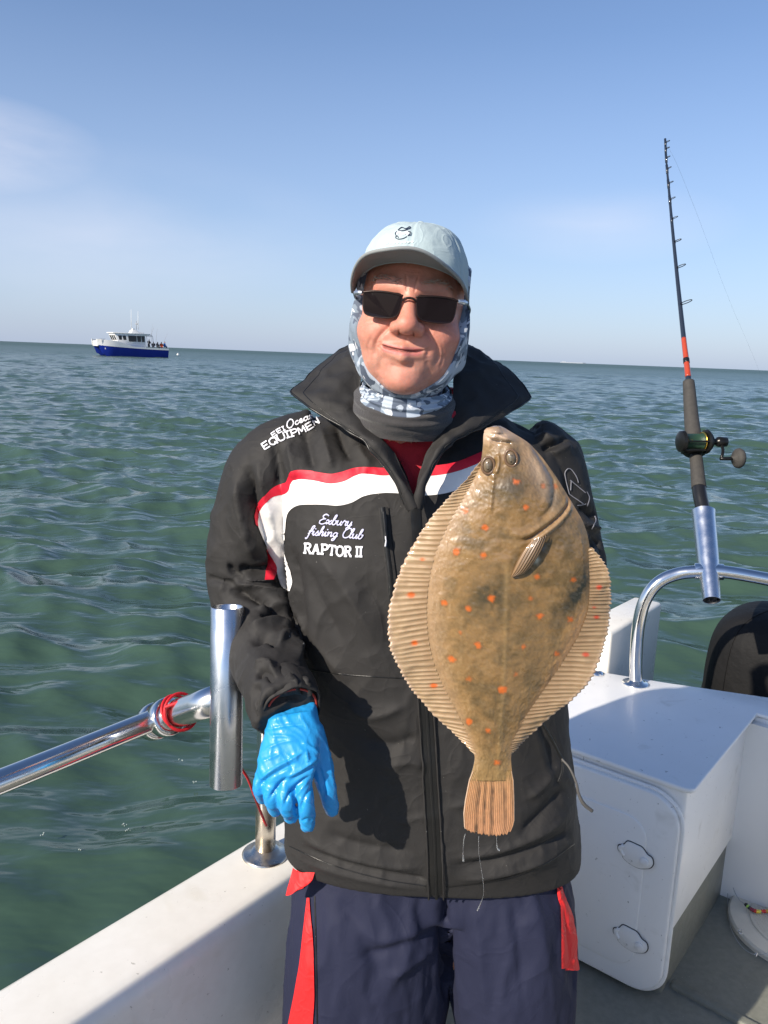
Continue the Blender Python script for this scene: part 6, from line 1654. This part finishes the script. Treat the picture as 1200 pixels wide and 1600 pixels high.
hmax = np.interp(yy, [58, 75, 120, 200, 350, 520, 700, 900, 1050, 1180, 1260, 1320], [0.006, 0.010, 0.0135, 0.019, 0.024, 0.0265, 0.0255, 0.022, 0.0165, 0.011, 0.0075, 0.0035])[:, None]
D_ = 0.80 * hmax * np.maximum(1 - np.abs(U) ** 2.0, 0) ** 0.95 + 0.0012
pxy = np.stack([XX, YY], -1).reshape(-1, 2)
dd = np.zeros(len(pxy))
def fs(pts, wd, h, side=None, tp=True):
    pl = catmull(np.array(pts, float), 12 * len(pts))
    d, par = segdist(pxy, pl, 4 * wd)
    t_ = np.clip(np.sin(np.pi * np.clip(par, 0.02, 0.98)) * 2.5, 0, 1) if tp else 1
    return h * np.exp(-(d / wd) ** 2) * t_
def blob(x, y, rx, ry, h, rot=0):
    c, s_ = math.cos(rot), math.sin(rot); ax_, ay_ = pxy[:, 0] - x, pxy[:, 1] - y
    return h * np.exp(-(((ax_ * c + ay_ * s_) / rx) ** 2 + ((-ax_ * s_ + ay_ * c) / ry) ** 2))
gill = [(708, 300), (694, 335), (660, 372), (610, 408), (560, 440), (530, 448)]
dd += fs(gill, 8, -0.0034) + fs([(700, 300), (682, 335), (648, 365), (600, 398), (552, 425), (515, 430), (482, 415)], 13, 0.0032)
dd += fs([(715, 318), (700, 350), (660, 388), (610, 424), (566, 456)], 10, 0.0030)
dd += fs([(566, 120), (606, 175), (640, 235), (648, 290), (628, 345), (585, 380)], 9, -0.0022) + fs([(545, 125), (588, 185), (616, 245), (618, 295), (595, 345)], 16, 0.0020)
dd += blob(505, 300, 60, 70, 0.0030) + blob(440, 76, 20, 13, 0.0062) + blob(476, 98, 30, 12, 0.0056, 0.25) + blob(426, 97, 20, 12, 0.0050) + blob(415, 118, 12, 20, 0.002) + fs([(404, 92), (430, 106), (465, 113), (500, 112)], 5, -0.0036) + fs([(420, 84), (450, 84), (480, 88)], 4, -0.0026)
for ky in range(235, 345, 17):
    dd += blob(430 - (ky - 235) * 0.12, ky, 7, 8, 0.0019)
dd += fs([(446, 150), (448, 185), (436, 225)], 8, 0.0030)
dd += blob(415, 195, 30, 36, 0.0030) + blob(490, 165, 30, 36, 0.0028)
dd += fs([(545, 455), (500, 480), (474, 540), (470, 700), (466, 900), (458, 1100), (450, 1300)], 9, 0.0005, tp=False)
dd += blob(720, 520, 60, 120, 0.0035)
dd += fs([(250, 420), (205, 560), (200, 720), (228, 880), (300, 1040), (355, 1170)], 9, -0.0010)
fp3 = np.column_stack([pxy / 60.0, np.zeros(len(pxy))])
dd += 0.0009 * fbm(fp3 * 2.2, 4, 91) + 0.0004 * fbm(fp3 * 9, 2, 93)
edgef = np.clip((1 - np.abs(U)) * 9, 0, 1).ravel()
Df = D_.ravel() + dd * edgef
bend = 0.006 * np.sin((YY.ravel() - 58) / 1262 * 3.0)
front = FP(pxy[:, 0], pxy[:, 1], Df + bend)
back = FP(pxy[:, 0], pxy[:, 1], -0.55 * D_.ravel() - 0.0006 + bend)
# skin colours of the fish itself
def lerp(a, b, t): return a + (np.asarray(b) - a) * np.clip(t, 0, 1)[:, None]
n1_ = fbm(fp3 * 1.3, 4, 101); n2_ = fbm(fp3 * 4.0, 4, 103); n3_ = fbm(fp3 * 14.0, 2, 105)
colf = np.tile(np.array([0.285, 0.168, 0.064]), (len(pxy), 1))
colf = lerp(colf, (0.165, 0.105, 0.042), 0.40 + 1.5 * n1_ + 0.8 * fbm(fp3 * np.array([0.8, 2.6, 1]), 3, 113))
colf = lerp(colf, (0.34, 0.225, 0.105), 0.6 * n2_)
colf = lerp(colf, (0.35, 0.222, 0.118), sstep(-0.60, -1.0, U.ravel()) * 0.9 * sstep(180, 260, YY.ravel()))
colf = lerp(colf, (0.30, 0.19, 0.10), sstep(0.8, 1.0, U.ravel()) * 0.7 * sstep(480, 560, YY.ravel()))
colf = lerp(colf, (0.38, 0.20, 0.085), sstep(0.72, 0.95, U.ravel()) * sstep(640, 760, YY.ravel()) * 0.6)
colf = lerp(colf, (0.055, 0.044, 0.020), blob(415, 640, 75, 48, 1.0) * (0.75 + 0.9 * n2_))
colf = lerp(colf, (0.030, 0.030, 0.022), blob(725, 640, 34, 110, 1.25, 0.62) * (0.85 + 0.6 * n2_))
colf = lerp(colf, (0.075, 0.055, 0.028), blob(690, 500, 70, 90, 0.55))
colf = lerp(colf, (0.12, 0.082, 0.036), blob(480, 690, 120, 55, 0.6) * (0.5 + n2_) + blob(560, 900, 60, 160, 0.35))
colf = lerp(colf, (0.075, 0.060, 0.034), blob(490, 255, 55, 48, 0.75) + blob(610, 250, 36, 85, 0.7, -0.45) + blob(660, 330, 26, 60, 0.5, -0.5))
colf = lerp(colf, (0.56, 0.40, 0.28), blob(440, 90, 66, 30, 1.15) + blob(585, 210, 34, 120, 0.5, -0.45))
colf = lerp(colf, (0.40, 0.25, 0.12), fs([(712, 310), (700, 348), (660, 386), (610, 422), (566, 454)], 12, 0.85))
colf = lerp(colf, (0.24, 0.06, 0.035), fs(gill, 5, 0.45) * (0.6 + 1.2 * n2_))
colf = lerp(colf, (0.060, 0.040, 0.022), fs([(712, 345), (680, 392), (630, 430), (600, 470), (585, 520)], 16, 0.6))
colf *= (1 - 0.20 * sstep(0.85, 0.35, np.abs(U.ravel())))[:, None]
colf = lerp(colf, (0.62, 0.60, 0.46), blob(575, 516, 10, 13, 0.9))
colf = lerp(colf, (0.30, 0.19, 0.075), sstep(1180, 1280, YY.ravel()) * 0.6)
colf = lerp(colf, (0.30, 0.20, 0.085), fs([(474, 540), (470, 700), (466, 900), (458, 1100), (450, 1300)], 9, 0.35, tp=False))
SP = [(508, 247, 10), (333, 356, 10), (398, 408, 10), (300, 497, 12), (392, 503, 10), (578, 577, 9), (710, 592, 9), (418, 651, 11), (556, 650, 7), (257, 676, 11), (342, 690, 11), (590, 712, 11), (701, 735, 10), (313, 775, 7), (375, 819, 11), (531, 823, 9), (655, 857, 10), (281, 873, 13), (507, 920, 7), (344, 940, 8), (462, 975, 15), (346, 1100, 12), (412, 1126, 10), (446, 1248, 11), (604, 262, 8), (540, 333, 10), (652, 270, 8), (300, 1180, 0)]
for x, y, r_ in SP:
    if r_ <= 0: continue
    d_ = np.hypot(pxy[:, 0] - x, (pxy[:, 1] - y) * 1.1) + 5 * n3_ + 6 * n2_
    strength = 1.0 if r_ >= 9 else 0.55
    colf = lerp(colf, (0.10, 0.06, 0.02), sstep(r_ + 12, r_ + 2, d_) * 0.35)
    colf = lerp(colf, (0.62, 0.125, 0.012), sstep(r_ + 5, r_ - 6, d_) * strength * 0.8)
colf *= (1 + 0.12 * n3_)[:, None]
colf = np.clip(colf, 0.005, 1)
cb_ = np.tile([0.62, 0.58, 0.54], (len(pxy), 1))
fa_ = gridfaces(nr, ncx)
nv_ = nr * ncx
rimf = [[i, i + ncx, i + ncx + nv_, i + nv_] for i in [r * ncx for r in range(nr - 1)]] + [[i + ncx, i, i + nv_, i + ncx + nv_] for i in [r * ncx + ncx - 1 for r in range(nr - 1)]] + [[i + 1, i, i + nv_, i + 1 + nv_] for i in range(ncx - 1)] + [[i, i + 1, i + 1 + nv_, i + nv_] for i in range((nr - 1) * ncx, nr * ncx - 1)]
M['fish'] = pmat('wet_fish_skin', rough=0.38, attr=True, coat=0.8, bump=[(120, 0.08, 0.0014), (800, 0.14, 0.0006)], rvar=(60, 0.24, 0.52), sss=0.05, sssr=(0.004, 0.002, 0.001))
M['fin'] = pmat('wet_fin', rough=0.42, attr=True, coat=0.35, bump=(500, 0.25, 0.0008), sss=0.15, sssr=(0.006, 0.003, 0.0015), var=[(110, 0.2, (0.22, 0.13, 0.065))])
fb = mk('body', np.vstack([front, back]), fa_.tolist()[0:0] + [list(q) for q in fa_] + [list(q[::-1] + nv_) for q in fa_] + rimf, M['fish'], fish, col=np.vstack([colf, cb_]))
# fringing fins with their rays
def fringe(inner, outer, nray, name, lit, spots):
    nc_ = nray * 7; nrw = 16
    a = catmull(np.array(inner, float), nc_); b = catmull(np.array(outer, float), nc_)
    s_ = np.linspace(0, 1, nc_)
    _w = s_ * nray + 0.45 * vnoise(np.stack([s_ * nray * 0.35, 0 * s_, 0 * s_], 1), 3)
    ph = np.cos(_w * 2 * math.pi)
    tip = (0.5 + 0.5 * ph)
    rgf = np.random.default_rng(len(inner)); jag = np.repeat(rgf.uniform(-1, 1, nray + 1), 7)[:nc_]
    dirv = b - a; ln = np.linalg.norm(dirv, axis=1)[:, None] + 1e-6
    b = b + dirv / ln * ((tip - 0.6) * 5 + jag * 2.5)[:, None] * np.clip(ln / 40, 0, 1)
    g_, cc_ = [], []
    for j in range(nrw):
        t_ = j / (nrw - 1)
        p_ = a * (1 - t_) + b * t_
        n0 = np.column_stack([p_ / 60.0, np.zeros(nc_)])
        dep = 0.0008 + 0.0022 * (1 - t_) * 1.0 + 0.0007 * (ph + 0.25 * np.cos(_w * 4 * math.pi)) * (0.5 + 0.5 * math.sin(math.pi * min(1, t_ * 1.1 + 0.1))) + 0.0050 * np.sin(s_ * 11 + 1.0) * t_ ** 1.5 + 0.0025 * fbm(n0 * 1.5, 2, 7) * t_ + 0.004 * np.sin((p_[:, 1] - 58) / 1262 * 3.0) * 1.5
        g_.append(FP(p_[:, 0], p_[:, 1], dep))
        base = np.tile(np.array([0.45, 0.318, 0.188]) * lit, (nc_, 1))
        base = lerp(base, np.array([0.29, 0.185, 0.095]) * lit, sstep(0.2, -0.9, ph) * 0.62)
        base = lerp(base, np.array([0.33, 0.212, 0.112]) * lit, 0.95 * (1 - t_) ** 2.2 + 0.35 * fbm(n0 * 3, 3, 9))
        base = lerp(base, np.array([0.55, 0.40, 0.30]), sstep(0.88, 1.0, np.full(nc_, t_)) * 0.7)
        for x, y, r_, cl3 in spots:
            base = lerp(base, cl3, sstep(r_ + 3, r_ - 5, np.hypot((p_[:, 0] - x) * 0.75, p_[:, 1] - y)))
        cc_.append(base)
    g_ = np.array(g_); cc_ = np.clip(np.array(cc_), 0.01, 1)
    back_ = g_ + np.array([0, 0.0012, 0])
    v_ = np.vstack([g_.reshape(-1, 3), back_.reshape(-1, 3)]); c_ = np.vstack([cc_.reshape(-1, 3)] * 2)
    k_ = nrw * nc_
    f_ = gridfaces(nrw, nc_)
    rim_ = [[(nrw - 1) * nc_ + i, (nrw - 1) * nc_ + i + 1, (nrw - 1) * nc_ + i + 1 + k_, (nrw - 1) * nc_ + i + k_] for i in range(nc_ - 1)]
    return mk(name, v_, f_.tolist() + (f_[:, ::-1] + k_).tolist() + rim_, M['fin'], fish, col=c_)
inL = [(404, 186), (362, 252), (332, 312), (280, 398), (232, 500), (206, 600), (197, 700), (202, 800), (224, 900), (258, 980), (308, 1080), (356, 1172), (378, 1236)]
outL = [(392, 178), (322, 262), (268, 318), (200, 402), (140, 500), (92, 600), (62, 715), (64, 822), (96, 905), (140, 985), (212, 1078), (296, 1160), (368, 1230)]
OR = (0.66, 0.12, 0.01); RD = (0.45, 0.05, 0.02)
fringe(inL, outL, 66, 'dorsal_fin', 1.0, [(142, 655, 11, OR), (154, 824, 10, OR), (222, 977, 10, OR), (182, 530, 6, OR)])
inR = [(768, 492), (772, 560), (773, 640), (766, 712), (732, 800), (680, 890), (612, 990), (552, 1080), (502, 1170), (488, 1230)]
outR = [(782, 486), (832, 552), (852, 640), (852, 720), (838, 800), (806, 892), (752, 985), (668, 1068), (566, 1168), (502, 1228)]
fringe(inR, outR, 54, 'anal_fin', 0.74, [(808, 628, 9, RD), (800, 735, 8, RD), (760, 865, 9, RD), (790, 700, 5, RD)])  # shade on this side of the fish is painted in as a darker fin
# tail fin
def tailfin():
    nrw, nc_ = 60, 150
    uu = np.linspace(-1, 1, nc_); tt = np.linspace(0, 1, nrw)
    g_, cc_ = [], []
    for t_ in tt:
        y0 = 1285 + (1512 - 1285) * t_
        l_ = np.interp(y0, [1285, 1320, 1400, 1450, 1500, 1512], [362, 349, 335, 330, 333, 336]); r_ = np.interp(y0, [1285, 1320, 1400, 1470, 1490, 1512], [500, 507, 511, 512, 508, 500])
        x = (l_ + r_) / 2 + uu * (r_ - l_) / 2
        y = y0 + (8 * (1 - uu**2) - 6 * np.abs(uu) ** 6 + 2.5 * np.sin(uu * 41) + 1.8 * np.sin(uu * 17 + 1)) * t_ ** 4
        ray_ = np.cos(uu * math.pi * 5.6 * (1 - 0.12 * t_) + 1.6 * np.sin(uu * 5 + 1))
        dep = 0.003 * (1 - t_) + 0.0006 * ray_ * math.sin(math.pi * min(1, t_ + 0.15)) + 0.003 * np.sin(uu * 2.2 + 0.5) * t_ + 0.0003 * np.cos(uu * math.pi * 27) + 0.006 * math.sin((y0 - 58) / 1262 * 3.0)
        n0 = np.column_stack([x / 60, y / 120, 0 * x])
        base = np.tile([0.42, 0.225, 0.105], (nc_, 1))
        base = lerp(base, (0.45, 0.215, 0.115), np.full(nc_, t_) * 0.7)
        dark = sstep(0.1, -0.8, ray_) * sstep(0.18, 0.35, np.full(nc_, t_)) * sstep(0.78, 0.5, np.abs(uu)) * (0.7 + 0.7 * fbm(n0 * 4, 3, 13))
        base = lerp(base, (0.10, 0.055, 0.032), dark)
        base = lerp(base, (0.30, 0.19, 0.075), np.full(nc_, sstep(0.25, 0.0, np.array(t_))))
        base = lerp(base, (0.60, 0.42, 0.30), sstep(0.955, 0.99, np.abs(uu)))
        g_.append(FP(x, y, dep)); cc_.append(base * (1 + 0.15 * fbm(n0 * 12, 2, 17))[:, None])
    g_ = np.array(g_); v_ = np.vstack([g_.reshape(-1, 3), (g_ + [0, 0.0015, 0]).reshape(-1, 3)]); k_ = nrw * nc_
    f_ = gridfaces(nrw, nc_)
    rim_ = [[(nrw - 1) * nc_ + i, (nrw - 1) * nc_ + i + 1, (nrw - 1) * nc_ + i + 1 + k_, (nrw - 1) * nc_ + i + k_] for i in range(nc_ - 1)]
    return mk('tail_fin', v_, f_.tolist() + (f_[:, ::-1] + k_).tolist() + rim_, M['fin'], fish, col=np.clip(np.vstack([np.array(cc_).reshape(-1, 3)] * 2), 0.01, 1))
tailfin()
# pectoral fin folded over the flank
def pectoral():
    up_ = catmull(np.array([(556, 448), (530, 478), (508, 515), (494, 548), (487, 572)], float), 40); lo_ = catmull(np.array([(612, 428), (596, 470), (570, 515), (535, 560), (492, 576)], float), 40)
    g_, cc_ = [], []
    for t_ in np.linspace(0, 1, 26):
        p_ = up_ * (1 - t_) + lo_ * t_; s_ = np.linspace(0, 1, 40)
        loc = np.interp(p_[:, 1], yy, hmax[:, 0])
        dep = loc * 0.8 + 0.0045 + 0.003 * np.sin(s_ * 3) + 0.004 * math.sin(t_ * math.pi) - 0.004 * s_ + 0.0007 * math.cos(t_ * math.pi * 13) + 0.006 * np.sin((p_[:, 1] - 58) / 1262 * 3.0)
        g_.append(FP(p_[:, 0], p_[:, 1], dep))
        b_ = np.tile([0.19, 0.115, 0.052], (40, 1)); b_ = lerp(b_, (0.10, 0.055, 0.028), np.full(40, 0.5 + 0.5 * math.cos(t_ * math.pi * 13 + 3)) * 0.7); b_ = lerp(b_, (0.40, 0.24, 0.12), np.full(40, sstep(0.22, 0.0, np.array(t_)) * 0.8)); cc_.append(b_)
    g_ = np.array(g_); k_ = 26 * 40; f_ = gridfaces(26, 40)
    return mk('pectoral_fin', np.vstack([g_.reshape(-1, 3), (g_ + [0, 0.002, 0]).reshape(-1, 3)]), f_.tolist() + (f_[:, ::-1] + k_).tolist(), M['fish'], fish, col=np.vstack([np.array(cc_).reshape(-1, 3)] * 2))
pectoral()
M['eye'] = pmat('fish_eye', (0.20, 0.145, 0.09), 0.25, coat=0.6, var=(120, 0.6, (0.10, 0.075, 0.05)))
M['pupil'] = pmat('clouded_pupil', (0.17, 0.14, 0.10), 0.15, coat=0.8)
M['lid'] = pmat('fish_eyelid', (0.16, 0.095, 0.055), 0.35, coat=0.5, bump=(300, 0.3, 0.001))
for x, y, rx, ry, rot_ in ((412, 194, 18, 26, 0.1), (491, 166, 18, 26, -0.15)):
    dep = float(np.interp(y, yy, hmax[:, 0])) * (0.50 if x < 450 else 0.78) + 0.0062
    t = np.linspace(0, 2 * math.pi, 28, endpoint=False); rings_ = []
    for ph_ in np.linspace(0.02, math.pi / 2, 12):
        r_ = math.sin(ph_); h_ = math.cos(ph_)
        ex, ey = rx * r_ * np.cos(t), ry * r_ * np.sin(t)
        X_e = x + ex * math.cos(rot_) - ey * math.sin(rot_); Y_e = y + ex * math.sin(rot_) + ey * math.cos(rot_)
        rings_.append(FP(X_e, Y_e, np.full(28, dep + 0.0058 * h_ - 0.0022)))
    eyeo = mk('eye', *loft(rings_), M['eye'], fish)
    lid = [FP(np.array([x + (rx + 3) * math.cos(a) * math.cos(rot_) - (ry + 3) * math.sin(a) * math.sin(rot_)]), np.array([y + (rx + 3) * math.cos(a) * math.sin(rot_) + (ry + 3) * math.sin(a) * math.cos(rot_)]), np.array([dep - 0.0010]))[0] for a in t]
    mk('eyelid', *tube(lid, 0.0017, 8, closed=True), M['lid'], eyeo)
    mk('pupil', *loft([FP(x - 2 + 8 * k * np.cos(t), y + 14 * k * np.sin(t), np.full(28, dep + 0.0042 - 0.0012 * k)) for k in (0.05, 0.6, 1.0)]), M['pupil'], eyeo)
# water running off the tail
M['drop'] = pmat('slimy_water', (0.75, 0.77, 0.78), 0.05, ior=1.33, trans=0.85)
def drip(pts, rads, lab):
    d_ = mk('water_drip', *tube(np.array([P(a, b, c) for a, b, c in pts]), rads, 7, 50), M['drop'])
    tag(d_, lab, 'water drip', 'strings of water under the fish tail')
drip([(727, 1303, FYC), (725, 1312, FYC), (723.5, 1330, FYC), (724, 1344, FYC), (724, 1347, FYC)], [0.0005, 0.0007, 0.0002, 0.0013, 0.0004], 'short string of water with a bead, hanging from the left corner of the fish tail')
drip([(748, 1306, FYC), (748, 1330, FYC), (751, 1352, FYC), (755, 1378, FYC), (755, 1400, FYC), (746, 1423, FYC)], [0.0004, 0.0002, 0.0002, 0.00025, 0.0002, 0.0009], 'longest string of slimy water, hanging from the middle of the fish tail')
drip([(776, 1303, FYC), (776, 1315, FYC), (777, 1324, FYC), (780, 1329, FYC)], [0.0005, 0.0003, 0.0008, 0.0012], 'short string of water hanging from the right side of the fish tail')
